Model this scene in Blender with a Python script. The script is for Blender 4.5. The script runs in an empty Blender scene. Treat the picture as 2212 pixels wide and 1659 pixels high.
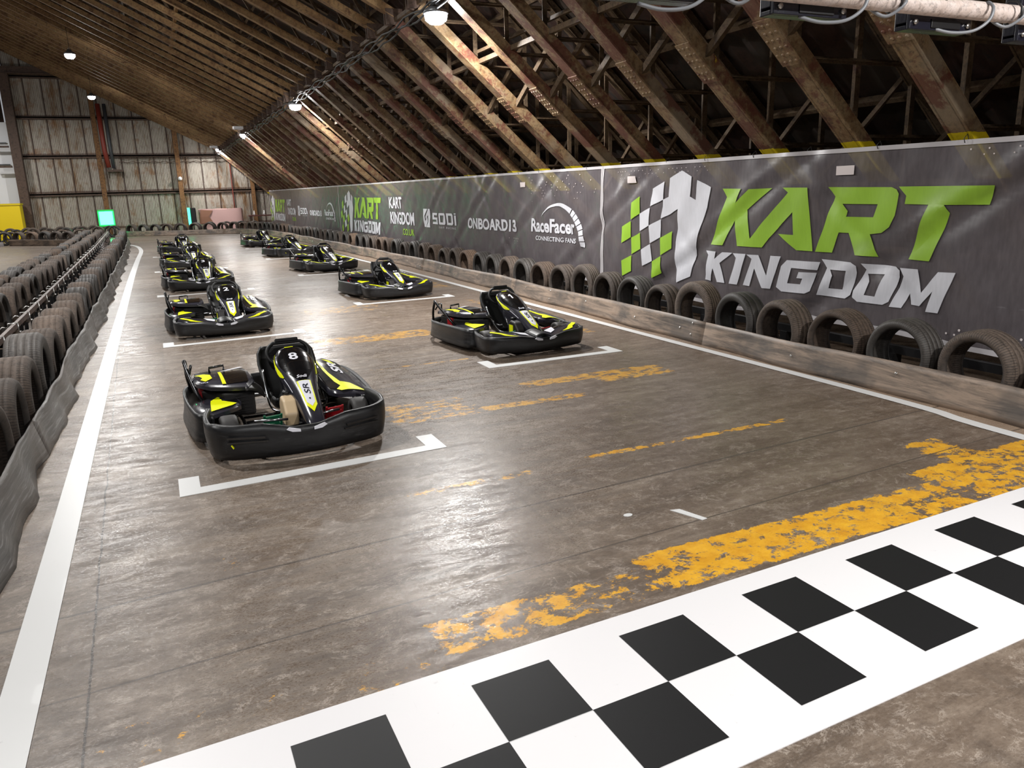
import bpy, bmesh, math, random
from mathutils import Vector, Matrix
R = math.radians
sc = bpy.context.scene
COL = sc.collection
rnd = random.Random(7)

# ------------------------------------------------------------------ camera
def make_camera():
    f = 1661.0
    vy = (325.0 - 1106, 437.0 - 829.5); k = 0.03
    b = -f * f / (vy[0] * k + vy[1])
    Yv = Vector((vy[0], vy[1], f)).normalized()
    Dn = Vector((k * b, b, f)).normalized()
    Xv = Dn.cross(Yv).normalized()
    if Xv.x < 0: Xv = -Xv
    U = -Dn
    # rows X, Y, U take an image ray (right, down, forward) to the world
    M = Matrix((Xv, Yv, U))
    right = M @ Vector((1, 0, 0)); down = M @ Vector((0, 1, 0)); fwd = M @ Vector((0, 0, 1))
    rot = Matrix((right, -down, -fwd)).transposed()
    cd = bpy.data.cameras.new('camera'); co = bpy.data.objects.new('camera', cd); COL.objects.link(co)
    co.matrix_world = Matrix.Translation((0, 0, 1.9)) @ rot.to_4x4()
    cd.sensor_fit = 'HORIZONTAL'; cd.sensor_width = 36.0
    cd.lens = f / 2212 * 36.0
    cd.clip_start = 0.05; cd.clip_end = 300
    sc.camera = co
make_camera()

# ------------------------------------------------------------------ view, world, light
sc.view_settings.view_transform = 'Standard'
sc.view_settings.look = 'None'
sc.view_settings.gamma = 1.0
sc.view_settings.use_curve_mapping = False
sc.view_settings.exposure = -0.35
w = bpy.data.worlds.new('hall_air'); sc.world = w; w.use_nodes = True
w.node_tree.nodes['Background'].inputs[0].default_value = (0.93, 0.95, 1.0, 1)
w.node_tree.nodes['Background'].inputs[1].default_value = 0.42
try:
    sc.cycles.max_bounces = 6; sc.cycles.transparent_max_bounces = 8
    sc.cycles.use_denoising = True
    sc.cycles.sample_clamp_indirect = 6.0
except Exception: pass
LAMP_W = 520.0
LAMPS_R = [(4.25, -0.9, 4.5), (4.25, 11.85, 4.52), (4.2, 24.2, 4.53), (4.2, 38.0, 4.75), (4.15, 51.6, 4.9)]
LAMPS_L = [(-1.95, -4.0, 7.1), (-1.95, 8.7, 7.1), (-1.95, 21.0, 7.1), (-1.95, 33.3, 7.1), (-2.0, 45.6, 7.1)]
LAMPS_FILL = [(-9.0, 8.0, 7.6), (-9.0, 21.0, 7.6), (-9.0, 34.0, 7.6), (-9.0, 47.0, 7.6)]  # unseen lamps added to bring in light from the left half

# ------------------------------------------------------------------ helpers
def lin(c):
    return tuple(((v / 255) / 12.92 if v / 255 <= 0.04045 else ((v / 255 + 0.055) / 1.055) ** 2.4) for v in c) + (1,)

class MB:
    def __init__(s): s.v = []; s.f = []; s.mi = []; s.sm = []
    def add(s, verts, faces, mi=0, smooth=False):
        o = len(s.v); s.v += [tuple(p) for p in verts]
        for f in faces: s.f.append(tuple(i + o for i in f)); s.mi.append(mi); s.sm.append(smooth)
        return s
    def box(s, a, b, mi=0):
        (x0, y0, z0), (x1, y1, z1) = a, b
        v = [(x0,y0,z0),(x1,y0,z0),(x1,y1,z0),(x0,y1,z0),(x0,y0,z1),(x1,y0,z1),(x1,y1,z1),(x0,y1,z1)]
        return s.add(v, [(0,3,2,1),(4,5,6,7),(0,1,5,4),(1,2,6,5),(2,3,7,6),(3,0,4,7)], mi)
    def cbox(s, c, d, mi=0):
        return s.box([c[i]-d[i]/2 for i in range(3)], [c[i]+d[i]/2 for i in range(3)], mi)
    def bar(s, p, q, w, h, up=(0,0,1), mi=0):
        p = Vector(p); q = Vector(q); t = (q-p).normalized(); up = Vector(up)
        a = t.cross(up)
        if a.length < 1e-4: a = t.cross(Vector((1,0,0)))
        a.normalize(); b = a.cross(t).normalized()
        c = [a*(w/2)*i + b*(h/2)*j for i, j in ((-1,-1),(1,-1),(1,1),(-1,1))]
        v = [p+k for k in c] + [q+k for k in c]
        return s.add(v, [(0,3,2,1),(4,5,6,7),(0,1,5,4),(1,2,6,5),(2,3,7,6),(3,0,4,7)], mi)
    def tube(s, pts, r, n=8, mi=0, cap=True, closed=False):
        pts = [Vector(p) for p in pts]; m = len(pts); rr = r if isinstance(r, (list, tuple)) else [r]*m
        prev = None; rings = []
        for i, p in enumerate(pts):
            if closed: t = pts[(i+1) % m] - pts[i-1]
            else: t = pts[min(i+1, m-1)] - pts[max(i-1, 0)]
            t.normalize()
            if prev is None:
                a = t.cross(Vector((0,0,1)))
                if a.length < 1e-3: a = t.cross(Vector((1,0,0)))
            else:
                a = prev - t*prev.dot(t)
            a.normalize(); prev = a; b = t.cross(a)
            rings.append([p + (a*math.cos(2*math.pi*j/n) + b*math.sin(2*math.pi*j/n))*rr[i] for j in range(n)])
        v = [q for ring in rings for q in ring]; f = []
        for i in range(m if closed else m-1):
            i2 = (i+1) % m
            for j in range(n):
                f.append((i*n+j, i*n+(j+1) % n, i2*n+(j+1) % n, i2*n+j))
        if cap and not closed:
            f.append(tuple(range(n-1, -1, -1))); f.append(tuple((m-1)*n+j for j in range(n)))
        return s.add(v, f, mi, True)
    def lathe(s, prof, c=(0,0,0), axis='z', n=24, mi=0, closed=False, smooth=True):
        v = []; m = len(prof)
        for i in range(n):
            a = 2*math.pi*i/n; ca, sa = math.cos(a), math.sin(a)
            for (r, h) in prof:
                if axis == 'z': p = (r*ca, r*sa, h)
                elif axis == 'x': p = (h, r*ca, r*sa)
                else: p = (r*ca, h, r*sa)
                v.append((p[0]+c[0], p[1]+c[1], p[2]+c[2]))
        f = []
        for i in range(n):
            i2 = (i+1) % n
            for j in range(m if closed else m-1):
                j2 = (j+1) % m
                f.append((i*m+j, i2*m+j, i2*m+j2, i*m+j2))
        return s.add(v, f, mi, smooth)
    def grid(s, fn, nu, nv, mi=0, smooth=True):
        v = [fn(i/nu, j/nv) for i in range(nu+1) for j in range(nv+1)]
        f = [(i*(nv+1)+j, (i+1)*(nv+1)+j, (i+1)*(nv+1)+j+1, i*(nv+1)+j+1) for i in range(nu) for j in range(nv)]
        return s.add(v, f, mi, smooth)
    def build(s, name, mats, parent=None, loc=None):
        me = bpy.data.meshes.new(name); me.from_pydata([tuple(p) for p in s.v], [], s.f)
        for m in (mats if isinstance(mats, (list, tuple)) else [mats]): me.materials.append(m)
        me.polygons.foreach_set('material_index', s.mi); me.polygons.foreach_set('use_smooth', s.sm)
        me.update()
        bm = bmesh.new(); bm.from_mesh(me); bmesh.ops.recalc_face_normals(bm, faces=bm.faces); bm.to_mesh(me); bm.free()
        o = bpy.data.objects.new(name, me); COL.objects.link(o)
        if parent: o.parent = parent
        if loc: o.location = loc
        return o

def bevel(o, w=0.004, seg=2, ang=35):
    m = o.modifiers.new('bevel', 'BEVEL'); m.width = w; m.segments = seg; m.limit_method = 'ANGLE'; m.angle_limit = R(ang); return o
def solid(o, t, off=0):
    m = o.modifiers.new('solidify', 'SOLIDIFY'); m.thickness = t; m.offset = off; return o
def subsurf(o, l=1):
    m = o.modifiers.new('sub', 'SUBSURF'); m.levels = l; m.render_levels = l; return o
def tag(o, label, cat, group=None, kind=None):
    o['label'] = label; o['category'] = cat
    if group: o['group'] = group
    if kind: o['kind'] = kind
    return o
def struct(o, label, cat): return tag(o, label, cat, kind='structure')
def empty(name, loc=(0,0,0), rz=0):
    o = bpy.data.objects.new(name, None); COL.objects.link(o); o.location = loc; o.rotation_euler = (0,0,rz); o.empty_display_size = 0.1; return o
def copy_tree(o, parent=None):
    c = o.copy(); COL.objects.link(c)
    if parent: c.parent = parent
    for ch in o.children: copy_tree(ch, c)
    return c
def catmull(P, n=6):
    out = []
    P = [Vector(p) for p in P]
    for i in range(len(P)-1):
        a = P[max(i-1,0)]; b = P[i]; c = P[i+1]; d = P[min(i+2,len(P)-1)]
        for j in range(n):
            t = j/n
            out.append(0.5*((2*b)+(c-a)*t+(2*a-5*b+4*c-d)*t*t+(3*b-a-3*c+d)*t**3))
    out.append(P[-1]); return out

# flat outline (list of loops, first filled, rest holes by even-odd) -> list of (verts2d, faces)
def fill2d(loops):
    cu = bpy.data.curves.new('tmp', 'CURVE'); cu.dimensions = '2D'; cu.fill_mode = 'BOTH'
    for lp in loops:
        sp = cu.splines.new('POLY'); sp.points.add(len(lp)-1); sp.use_cyclic_u = True
        for i, p in enumerate(lp): sp.points[i].co = (p[0], p[1], 0, 1)
    return curve_to_2d(cu)
def curve_to_2d(cu):
    ob = bpy.data.objects.new('tmp', cu)
    me = bpy.data.meshes.new_from_object(ob)
    v = [(p.co.x, p.co.y) for p in me.vertices]; f = [tuple(q.vertices) for q in me.polygons]
    bpy.data.objects.remove(ob); bpy.data.meshes.remove(me); bpy.data.curves.remove(cu)
    return v, f
def text2d(body, x0, x1, y0, y1, shear=0.0, bold=0.0, spacing=1.0):
    cu = bpy.data.curves.new('tmp', 'FONT'); cu.body = body; cu.size = 1; cu.shear = shear
    cu.offset = bold; cu.resolution_u = 3; cu.space_character = spacing
    v, f = curve_to_2d(cu)
    ax = min(p[0] for p in v); bx = max(p[0] for p in v); ay = min(p[1] for p in v); by = max(p[1] for p in v)
    return [(x0+(p[0]-ax)/(bx-ax)*(x1-x0), y0+(p[1]-ay)/(by-ay)*(y1-y0)) for p in v], f
def mapped(name, shapes, fn, mat, step, parent):
    """2d shapes cut into small strips and laid on a surface by fn(u, v)."""
    bm = bmesh.new()
    for v, f in shapes:
        vs = [bm.verts.new((p[0], p[1], 0)) for p in v]
        for q in f:
            try: bm.faces.new([vs[i] for i in q])
            except ValueError: pass
    if step:
        xs = [p.co.x for p in bm.verts]; ys = [p.co.y for p in bm.verts]
        for ax, lo, hi in ((0, min(xs), max(xs)), (1, min(ys), max(ys))):
            k = math.floor(lo/step)+1
            while k*step < hi:
                co = (k*step,0,0) if ax == 0 else (0,k*step,0); no = (1,0,0) if ax == 0 else (0,1,0)
                bmesh.ops.bisect_plane(bm, geom=bm.verts[:]+bm.edges[:]+bm.faces[:], plane_co=co, plane_no=no, dist=1e-6)
                k += 1
    for v in bm.verts: v.co = Vector(fn(v.co.x, v.co.y))
    me = bpy.data.meshes.new(name); bm.to_mesh(me); bm.free(); me.materials.append(mat)
    for p in me.polygons: p.use_smooth = True
    o = bpy.data.objects.new(name, me); COL.objects.link(o); o.parent = parent
    return o

# ------------------------------------------------------------------ node material helper
class NM:
    def __init__(s, name):
        s.m = bpy.data.materials.new(name); s.m.use_nodes = True; s.t = s.m.node_tree; s.n = s.t.nodes
        s.b = s.n['Principled BSDF']; s.pos = None
    def new(s, t, **k):
        n = s.n.new(t)
        for a, v in k.items(): setattr(n, a, v)
        return n
    def link(s, a, b): s.t.links.new(a, b)
    def P(s, obj=False):
        if obj: return s.new('ShaderNodeTexCoord').outputs['Object']
        if s.pos is None: s.pos = s.new('ShaderNodeNewGeometry').outputs['Position']
        return s.pos
    def scale(s, vec, sc_):
        n = s.new('ShaderNodeMapping'); n.inputs['Scale'].default_value = sc_; s.link(vec, n.inputs['Vector']); return n.outputs[0]
    def noise(s, vec, scale, detail=5, rough=0.6, dist=0.0):
        n = s.new('ShaderNodeTexNoise'); n.inputs['Scale'].default_value = scale; n.inputs['Detail'].default_value = detail
        n.inputs['Roughness'].default_value = rough; n.inputs['Distortion'].default_value = dist; s.link(vec, n.inputs['Vector']); return n.outputs['Fac']
    def ramp(s, fac, stops, interp='LINEAR'):
        n = s.new('ShaderNodeValToRGB'); n.color_ramp.interpolation = interp; e = n.color_ramp.elements
        while len(e) > 1: e.remove(e[-1])
        e[0].position, e[0].color = stops[0][0], stops[0][1]
        for p, c in stops[1:]: k = e.new(p); k.color = c
        s.link(fac, n.inputs[0]); return n.outputs[0]
    def mix(s, fac, a, b, mode='MIX'):
        n = s.new('ShaderNodeMix', data_type='RGBA', blend_type=mode)
        for v, i in ((fac, 0), (a, 6), (b, 7)):
            if isinstance(v, (int, float)): n.inputs[i].default_value = v
            elif isinstance(v, tuple): n.inputs[i].default_value = v
            else: s.link(v, n.inputs[i])
        return n.outputs[2]
    def math(s, op, a, b=None, c=None, clamp=False):
        n = s.new('ShaderNodeMath', operation=op, use_clamp=clamp)
        for i, v in enumerate((a, b, c)):
            if v is None: continue
            if isinstance(v, (int, float)): n.inputs[i].default_value = v
            else: s.link(v, n.inputs[i])
        return n.outputs[0]
    def bump(s, h, strength=0.3, dist=0.01):
        n = s.new('ShaderNodeBump'); n.inputs['Strength'].default_value = strength; n.inputs['Distance'].default_value = dist
        s.link(h, n.inputs['Height']); s.link(n.outputs[0], s.b.inputs['Normal'])
    def set(s, **k):
        for a, v in k.items():
            i = s.b.inputs[a.replace('_', ' ')]
            if isinstance(v, (int, float, tuple)): i.default_value = v
            else: s.link(v, i)
        return s
    def sep(s, vec):
        n = s.new('ShaderNodeSeparateXYZ'); s.link(vec, n.inputs[0]); return n.outputs
def g(v): return (v, v, v, 1)
def plain(name, rgb, rough=0.5, metal=0.0, coat=0.0, emis=None, es=0):
    q = NM(name); q.set(Base_Color=lin(rgb), Roughness=rough, Metallic=metal, Coat_Weight=coat)
    n = q.noise(q.P(True), 60, 3); r = q.math('MULTIPLY_ADD', n, 0.12, rough-0.06); q.set(Roughness=r)
    if emis: q.set(Emission_Color=lin(emis), Emission_Strength=es)
    return q.m

M = {}
# --- floor: worn concrete
def Y_(q, Y):
    return q.math('MULTIPLY_ADD', Y, 0.2, -0.8, clamp=True)
def floor_mat():
    q = NM('worn_concrete'); P = q.P(); X, Y, Z = q.sep(P)
    st = q.scale(P, (0.55, 2.2, 1))
    n1 = q.noise(P, 0.35, 4, 0.6); n2 = q.noise(st, 1.6, 8, 0.68, 0.3); n3 = q.noise(P, 9, 8, 0.7); n4 = q.noise(P, 55, 4, 0.7)
    sm = q.noise(q.scale(P, (0.35, 3.0, 1)), 0.9, 6, 0.7, 0.6)
    base = q.ramp(n2, [(0.30, lin((56,45,36))), (0.44, lin((90,76,64))), (0.56, lin((116,102,89))), (0.70, lin((152,139,125)))])
    big = q.ramp(n1, [(0.34, lin((98,88,79))), (0.5, lin((122,110,99))), (0.66, lin((98,80,62)))])
    c = q.mix(0.36, base, big)
    c = q.mix(q.ramp(n3, [(0.48, g(0)), (0.70, g(0.2))]), c, lin((158,145,132)))
    n5 = q.noise(q.scale(P, (1, 1.6, 1)), 26, 8, 0.75, 0.3)
    c = q.mix(q.ramp(n5, [(0.32, g(0.28)), (0.5, g(0))]), c, lin((70,58,48)))
    c = q.mix(q.ramp(n5, [(0.52, g(0)), (0.70, g(0.25))]), c, lin((172,158,144)))
    c = q.mix(q.ramp(sm, [(0.5, g(0)), (0.72, g(0.55))]), c, lin((74,62,52)))
    c = q.mix(q.ramp(n4, [(0.25, g(0.5)), (0.45, g(0))]), c, lin((60,50,42)))
    # whitish flecks and hair scratches
    na = q.noise(q.scale(P, (1, 1.5, 1)), 2.6, 12, 0.78, 0.6)
    iso = q.math('LESS_THAN', q.math('ABSOLUTE', q.math('SUBTRACT', na, 0.5)), 0.012)
    c = q.mix(q.math('MULTIPLY', iso, q.ramp(n3, [(0.42, g(0)), (0.6, g(0.5))])), c, lin((188,176,164)))
    nb = q.noise(q.scale(P, (0.6, 2.0, 1)), 6, 12, 0.8, 0.5)
    c = q.mix(q.ramp(nb, [(0.36, g(0.5)), (0.50, g(0))]), c, lin((58,46,37)))
    c = q.mix(q.ramp(nb, [(0.55, g(0)), (0.68, g(0.4))]), c, lin((160,146,132)))
    brn = q.math('MULTIPLY', q.math('MULTIPLY_ADD', X, 0.35, -0.6, clamp=True), q.ramp(n1, [(0.3, g(0.6)), (0.65, g(0.25))]))  # brown patina; colour also darkened to the right for missing light
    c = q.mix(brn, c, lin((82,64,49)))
    # side strip by the right barrier is paler and browner
    side = q.math('MULTIPLY', q.math('GREATER_THAN', X, 5.76), q.math('LESS_THAN', X, 6.4))
    c = q.mix(q.math('MULTIPLY', side, 0.55), c, lin((160,138,118)))
    # old yellow paint, rubbed away
    def band(v, a, b, soft=0.03):
        u = q.new('ShaderNodeMapRange', interpolation_type='SMOOTHSTEP'); u.inputs[1].default_value = a-soft; u.inputs[2].default_value = a+soft; q.link(v, u.inputs[0])
        d = q.new('ShaderNodeMapRange', interpolation_type='SMOOTHSTEP'); d.inputs[1].default_value = b-soft; d.inputs[2].default_value = b+soft; q.link(v, d.inputs[0])
        return q.math('MULTIPLY', u.outputs[0], q.math('SUBTRACT', 1.0, d.outputs[0]))
    pn = q.noise(q.scale(P, (1, 1.25, 1)), 8, 10, 0.78, 0.25); pn2 = q.noise(P, 1.3, 3, 0.5)
    pn = q.math('MULTIPLY_ADD', q.math('SUBTRACT', pn, 0.5), 1.5, 0.5); pnn = q.math('MULTIPLY_ADD', pn2, 0.35, pn)
    def paint(x0, x1, y0, y1, thr, skew=0.0, soft=0.03):
        yy = q.math('SUBTRACT', Y, q.math('MULTIPLY', X, skew))
        m = q.math('MULTIPLY', band(X, x0, x1, 0.15), band(yy, y0, y1, soft))
        v = q.math('ADD', q.math('MULTIPLY', m, 0.5), pnn)
        t = q.math('GREATER_THAN', v, thr+0.5)
        e = q.math('SUBTRACT', v, thr+0.45); 
        return q.math('MULTIPLY', q.math('MULTIPLY', e, 18, clamp=True), q.math('GREATER_THAN', m, 0.02))
    tot = None
    for a in [(2.0,4.4,2.76,3.16,0.63,0.0),(4.3,7.2,2.55,3.12,0.64,0.05),(0.8,2.2,2.74,3.05,0.71,0.0),(4.75,5.2,3.2,3.75,0.66,0.0),
              (1.6,2.55,6.1,6.75,0.72,0.0),(2.4,3.6,6.12,6.3,0.68,0.0),(3.1,4.1,6.7,6.95,0.66,0.0),(3.9,4.9,6.5,6.95,0.67,0.0),
              (2.6,4.6,4.58,4.68,0.68,0.0),(1.2,2.3,4.5,4.62,0.72,0.0),(1.7,3.5,10.05,10.6,0.68,0.0),(1.9,3.3,8.28,8.36,0.70,0.0),
              (-0.6,0.4,2.3,2.9,0.90,0.0),(0.0,0.3,4.0,4.3,0.80,0.0),(3.3,5.6,15.2,16.4,0.72,0.0),(2.0,3.6,12.9,13.7,0.78,0.0),(5.0,5.4,9.0,9.4,0.7,0.0),
              (4.9,5.25,9.5,13.5,0.76,0.0),(0.4,1.0,2.5,2.9,0.84,0.0)]:
        t = paint(*a); tot = t if tot is None else q.math('MAXIMUM', tot, t)
    yel = q.ramp(n3, [(0.3, lin((196,134,20))), (0.7, lin((228,174,40)))])
    c = q.mix(q.math('MULTIPLY', tot, q.ramp(Y_(q, Y), [(0.0, g(0.95)), (1.0, g(0.5))])), c, yel)
    # saw-cut joints and one long crack
    wob = q.math('MULTIPLY_ADD', q.noise(P, 2.2, 6, 0.75), 0.05, -0.025)
    def line(v, at, w_):
        return q.math('LESS_THAN', q.math('ABSOLUTE', q.math('SUBTRACT', v, at)), w_)
    ys = q.math('MULTIPLY_ADD', X, -0.062, Y)
    ln = line(ys, 3.92, 0.010); ln = q.math('MAXIMUM', ln, line(ys, 3.2, 0.006))
    for k in (7.3, 12.1, 16.4, 21.0, 26.2, 33.0): ln = q.math('MAXIMUM', ln, line(ys, k, 0.008))
    xs = q.math('ADD', X, wob)
    xr = q.math('SUBTRACT', xs, q.math('MULTIPLY', Y, -0.02))
    cr = line(xr, -0.41, 0.005)
    cr = q.math('MULTIPLY', cr, q.math('LESS_THAN', Y, 14)); ln2 = q.math('MAXIMUM', cr, line(xs, 4.35, 0.004))
    c = q.mix(q.math('MULTIPLY', ln, 0.75), c, lin((66,58,52)))
    c = q.mix(q.math('MULTIPLY', cr, 0.8), c, lin((40,33,28)))
    edge = line(ys, 3.94, 0.012)
    # rubber skid marks
    sk = q.noise(q.scale(P, (5.5, 0.25, 1)), 1.2, 3, 0.5, 1.2)
    c = q.mix(q.ramp(sk, [(0.60, g(0)), (0.75, g(0.28))]), c, lin((62,55,50)))
    rg = q.ramp(n3, [(0.36, g(0.28)), (0.62, g(0.46))])
    rg2 = q.ramp(n2, [(0.3, g(0.52)), (0.7, g(0.30))])
    rr = q.mix(0.5, rg, rg2)
    gl = q.noise(P, 0.55, 3, 0.5)
    n6 = q.noise(q.scale(P, (1, 1.9, 1)), 60, 8, 0.8, 0.2)
    sp_ = q.math('MULTIPLY_ADD', n6, 0.6, q.math('MULTIPLY', nb, 0.4))
    rr = q.mix(q.ramp(gl, [(0.36, g(0.35)), (0.52, g(0.85))]), rr, q.ramp(sp_, [(0.46, g(0.60)), (0.53, g(0.19))]))
    q.set(Base_Color=c, Roughness=rr); q.b.inputs['Specular IOR Level'].default_value = 0.5
    hb = q.math('ADD', q.math('MULTIPLY', n3, 0.12), q.math('ADD', q.math('MULTIPLY_ADD', nb, 0.15, q.math('MULTIPLY', n6, 0.5)), q.math('MULTIPLY', n4, 0.25)))
    hb = q.math('SUBTRACT', hb, q.math('MULTIPLY', ln, 0.5))
    q.bump(hb, 0.22, 0.005)
    return q.m
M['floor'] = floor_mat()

def rust(name, cols, scale=3.0, rough=0.75, yellow=None, stretch=(1,1,1), patch=None):
    q = NM(name); P = q.scale(q.P(), stretch)
    n = q.noise(P, scale, 9, 0.72, 0.4); n2 = q.noise(P, scale*7, 6, 0.7); n3 = q.noise(P, scale*0.35, 3, 0.5)
    c = q.ramp(n, [(0.28+0.12*i*4/len(cols), lin(k)) for i, k in enumerate(cols)])
    c = q.mix(q.ramp(n2, [(0.35, g(0.55)), (0.5, g(0))]), c, lin(tuple(int(v*0.45) for v in cols[0])))
    if patch: c = q.mix(q.ramp(n3, [(0.52, g(0)), (0.6, g(0.7))]), c, lin(patch))
    if yellow: c = q.mix(q.ramp(q.noise(P, scale*0.6, 8, 0.75), [(0.50, g(0)), (0.56, g(0.75))]), c, lin((88,38,30)))
    if yellow:
        X, Y, Z = q.sep(q.P())
        zz = q.math('MULTIPLY_ADD', n2, 0.03, Z)
        band = q.math('MULTIPLY', q.math('GREATER_THAN', zz, yellow[0]), q.math('LESS_THAN', zz, yellow[1]))
        c = q.mix(band, c, lin((222,196,20)))
        b2 = q.math('MULTIPLY', q.math('GREATER_THAN', Z, 3.05), q.math('LESS_THAN', Z, 3.5))
        pt = q.math('MULTIPLY', b2, q.math('GREATER_THAN', n, 0.68))
        c = q.mix(q.math('MULTIPLY', pt, 0.8), c, lin((196,168,40)))
    q.set(Base_Color=c, Roughness=rough, Metallic=0.0); q.bump(n2, 0.5, 0.008)
    return q.m
M['chord'] = rust('rusty_painted_steel', [(54,32,24),(90,60,42),(118,92,62),(136,114,84),(100,60,44)], 3.2, 0.6, yellow=(1.9, 2.325), patch=(132,118,100))
M['rib'] = rust('ochre_rusted_steel', [(70,46,28),(108,78,48),(134,102,66),(150,120,80),(92,60,36)], 2.6, 0.7)
M['brace'] = rust('dark_rusted_angle', [(40,30,24),(70,54,38),(98,80,58),(72,48,36)], 6, 0.7)
M['rooftop'] = rust('rusted_roof_sheet', [(20,12,10),(42,22,17),(56,34,25),(36,28,22),(24,15,12)], 1.6, 0.85, patch=(50,42,33))
M['darkrust'] = rust('dark_brown_steel', [(44,32,26),(74,56,44),(90,70,58),(60,44,36)], 4, 0.65)
M['ochrepost'] = rust('ochre_rusted_post', [(58,38,25),(96,64,38),(136,98,58),(78,48,30)], 5, 0.75)

def wall_mat():
    q = NM('rusted_corrugated_sheet'); P = q.P()
    st = q.scale(P, (1, 1, 0.22)); n = q.noise(st, 1.7, 9, 0.72, 0.5); n2 = q.noise(P, 0.9, 6, 0.7); n3 = q.noise(st, 9, 6, 0.7)
    c = q.ramp(n, [(0.30, lin((206,200,190))), (0.53, lin((190,182,170))), (0.63, lin((150,118,84))), (0.71, lin((110,70,42))), (0.82, lin((70,42,30)))])
    c = q.mix(q.ramp(n3, [(0.50, g(0)), (0.66, g(0.6))]), c, lin((92,58,36)))
    c = q.mix(q.ramp(n2, [(0.56, g(0)), (0.66, g(0.7))]), c, lin((150,98,46)))
    X, Y, Z = q.sep(P)
    vl = q.math('MULTIPLY_ADD', q.math('COSINE', q.math('MULTIPLY', X, 2*math.pi/0.09)), 0.5, 0.5)  # corrugation shading painted into the colour, darkest in the valleys
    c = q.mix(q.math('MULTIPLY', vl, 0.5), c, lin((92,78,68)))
    # dark lap joints every sheet
    fr = q.math('FRACT', q.math('MULTIPLY_ADD', X, 1/0.9, 10.47))
    seam = q.math('LESS_THAN', q.math('MULTIPLY_ADD', n3, 0.10, fr), 0.15)
    c = q.mix(q.math('MULTIPLY', seam, 0.8), c, lin((62,38,28)))
    fz = q.math('FRACT', q.math('MULTIPLY_ADD', Z, 1/2.15, 0.815))
    sz = q.math('LESS_THAN', q.math('MULTIPLY_ADD', n3, 0.08, fz), 0.10)
    c = q.mix(q.math('MULTIPLY', sz, 0.7), c, lin((74,44,32)))
    q.set(Base_Color=c, Roughness=0.5, Metallic=0.15); q.bump(n3, 0.3, 0.01)
    return q.m
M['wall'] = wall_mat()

def tyre_mat(name, a, b, rough):
    q = NM(name); P = q.P(True); oi = q.new('ShaderNodeObjectInfo').outputs['Random']
    n = q.noise(P, 6, 7, 0.7, 0.4); n2 = q.noise(P, 30, 4, 0.7)
    # dust on the tread, black inside: by radius from the hub
    X, Y, Z = q.sep(P)
    r = q.math('SQRT', q.math('ADD', q.math('MULTIPLY', Y, Y), q.math('MULTIPLY', Z, Z)))
    k = q.math('MULTIPLY_ADD', n, 0.10, r)
    k2 = q.math('MULTIPLY_ADD', k, 6.5, -1.75, clamp=True)
    k3 = q.math('MULTIPLY', k2, q.math('MULTIPLY_ADD', oi, 0.55, 0.5))
    c = q.mix(k3, lin(a), lin(b)); c = q.mix(q.ramp(n2, [(0.38, g(0.5)), (0.5, g(0))]), c, lin((30,26,23)))
    # fine cross cuts near the shoulders
    ang = q.math('ARCTAN2', Z, Y)
    wv = q.math('SINE', q.math('MULTIPLY', ang, 95.0))
    sh = q.math('GREATER_THAN', q.math('ABSOLUTE', X), 0.062)
    cut = q.math('MULTIPLY', q.math('MULTIPLY', q.math('GREATER_THAN', wv, 0.45), sh), q.math('GREATER_THAN', r, 0.285))
    c = q.mix(q.math('MULTIPLY', cut, 0.55), c, lin((26,22,20)))
    q.set(Base_Color=c, Roughness=rough); q.bump(q.math('SUBTRACT', q.math('MULTIPLY', n2, 0.3), cut), 0.5, 0.004)
    return q.m
M['tyre'] = tyre_mat('dusty_brown_rubber', (34,31,29), (112,96,84), 0.75)
M['tyre2'] = tyre_mat('grey_black_rubber', (30,29,28), (84,78,73), 0.6)
M['tyre3'] = tyre_mat('pale_brown_rubber', (36,32,29), (134,110,92), 0.8)

def board_mat():
    q = NM('scuffed_conveyor_board'); P = q.P()
    st = q.scale(P, (1, 0.25, 3.0)); n = q.noise(st, 3, 9, 0.72, 0.8); n2 = q.noise(st, 14, 7, 0.75); n3 = q.noise(P, 1.2, 4, 0.6)
    c = q.ramp(n, [(0.3, lin((54,47,42))), (0.44, lin((100,88,78))), (0.58, lin((144,126,110))), (0.75, lin((118,94,76)))])
    c = q.mix(q.ramp(n3, [(0.5, g(0)), (0.62, g(0.55))]), c, lin((52,53,54)))
    c = q.mix(q.ramp(n2, [(0.32, g(0.7)), (0.47, g(0))]), c, lin((50,42,38)))
    q.set(Base_Color=c, Roughness=0.5); q.bump(n2, 0.3, 0.004); return q.m
M['board'] = board_mat()
def clearboard_mat():
    q = NM('scratched_grey_plastic'); P = q.P()
    n = q.noise(q.scale(P, (3, 0.35, 9)), 4, 8, 0.72, 0.9); n2 = q.noise(P, 1.5, 3)
    c = q.ramp(n, [(0.35, lin((74,72,70))), (0.54, lin((112,110,108))), (0.66, lin((182,182,182)))])
    c = q.mix(q.ramp(n2, [(0.4, g(0)), (0.7, g(0.4))]), c, lin((120,106,94)))
    q.set(Base_Color=c, Roughness=0.33); q.bump(n, 0.35, 0.006)
    tr = q.new('ShaderNodeBsdfTransparent'); mx = q.new('ShaderNodeMixShader'); mx.inputs[0].default_value = 0.74
    q.link(tr.outputs[0], mx.inputs[1]); q.link(q.b.outputs[0], mx.inputs[2]); q.link(mx.outputs[0], q.n['Material Output'].inputs[0]); return q.m
M['clearboard'] = clearboard_mat()

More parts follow.
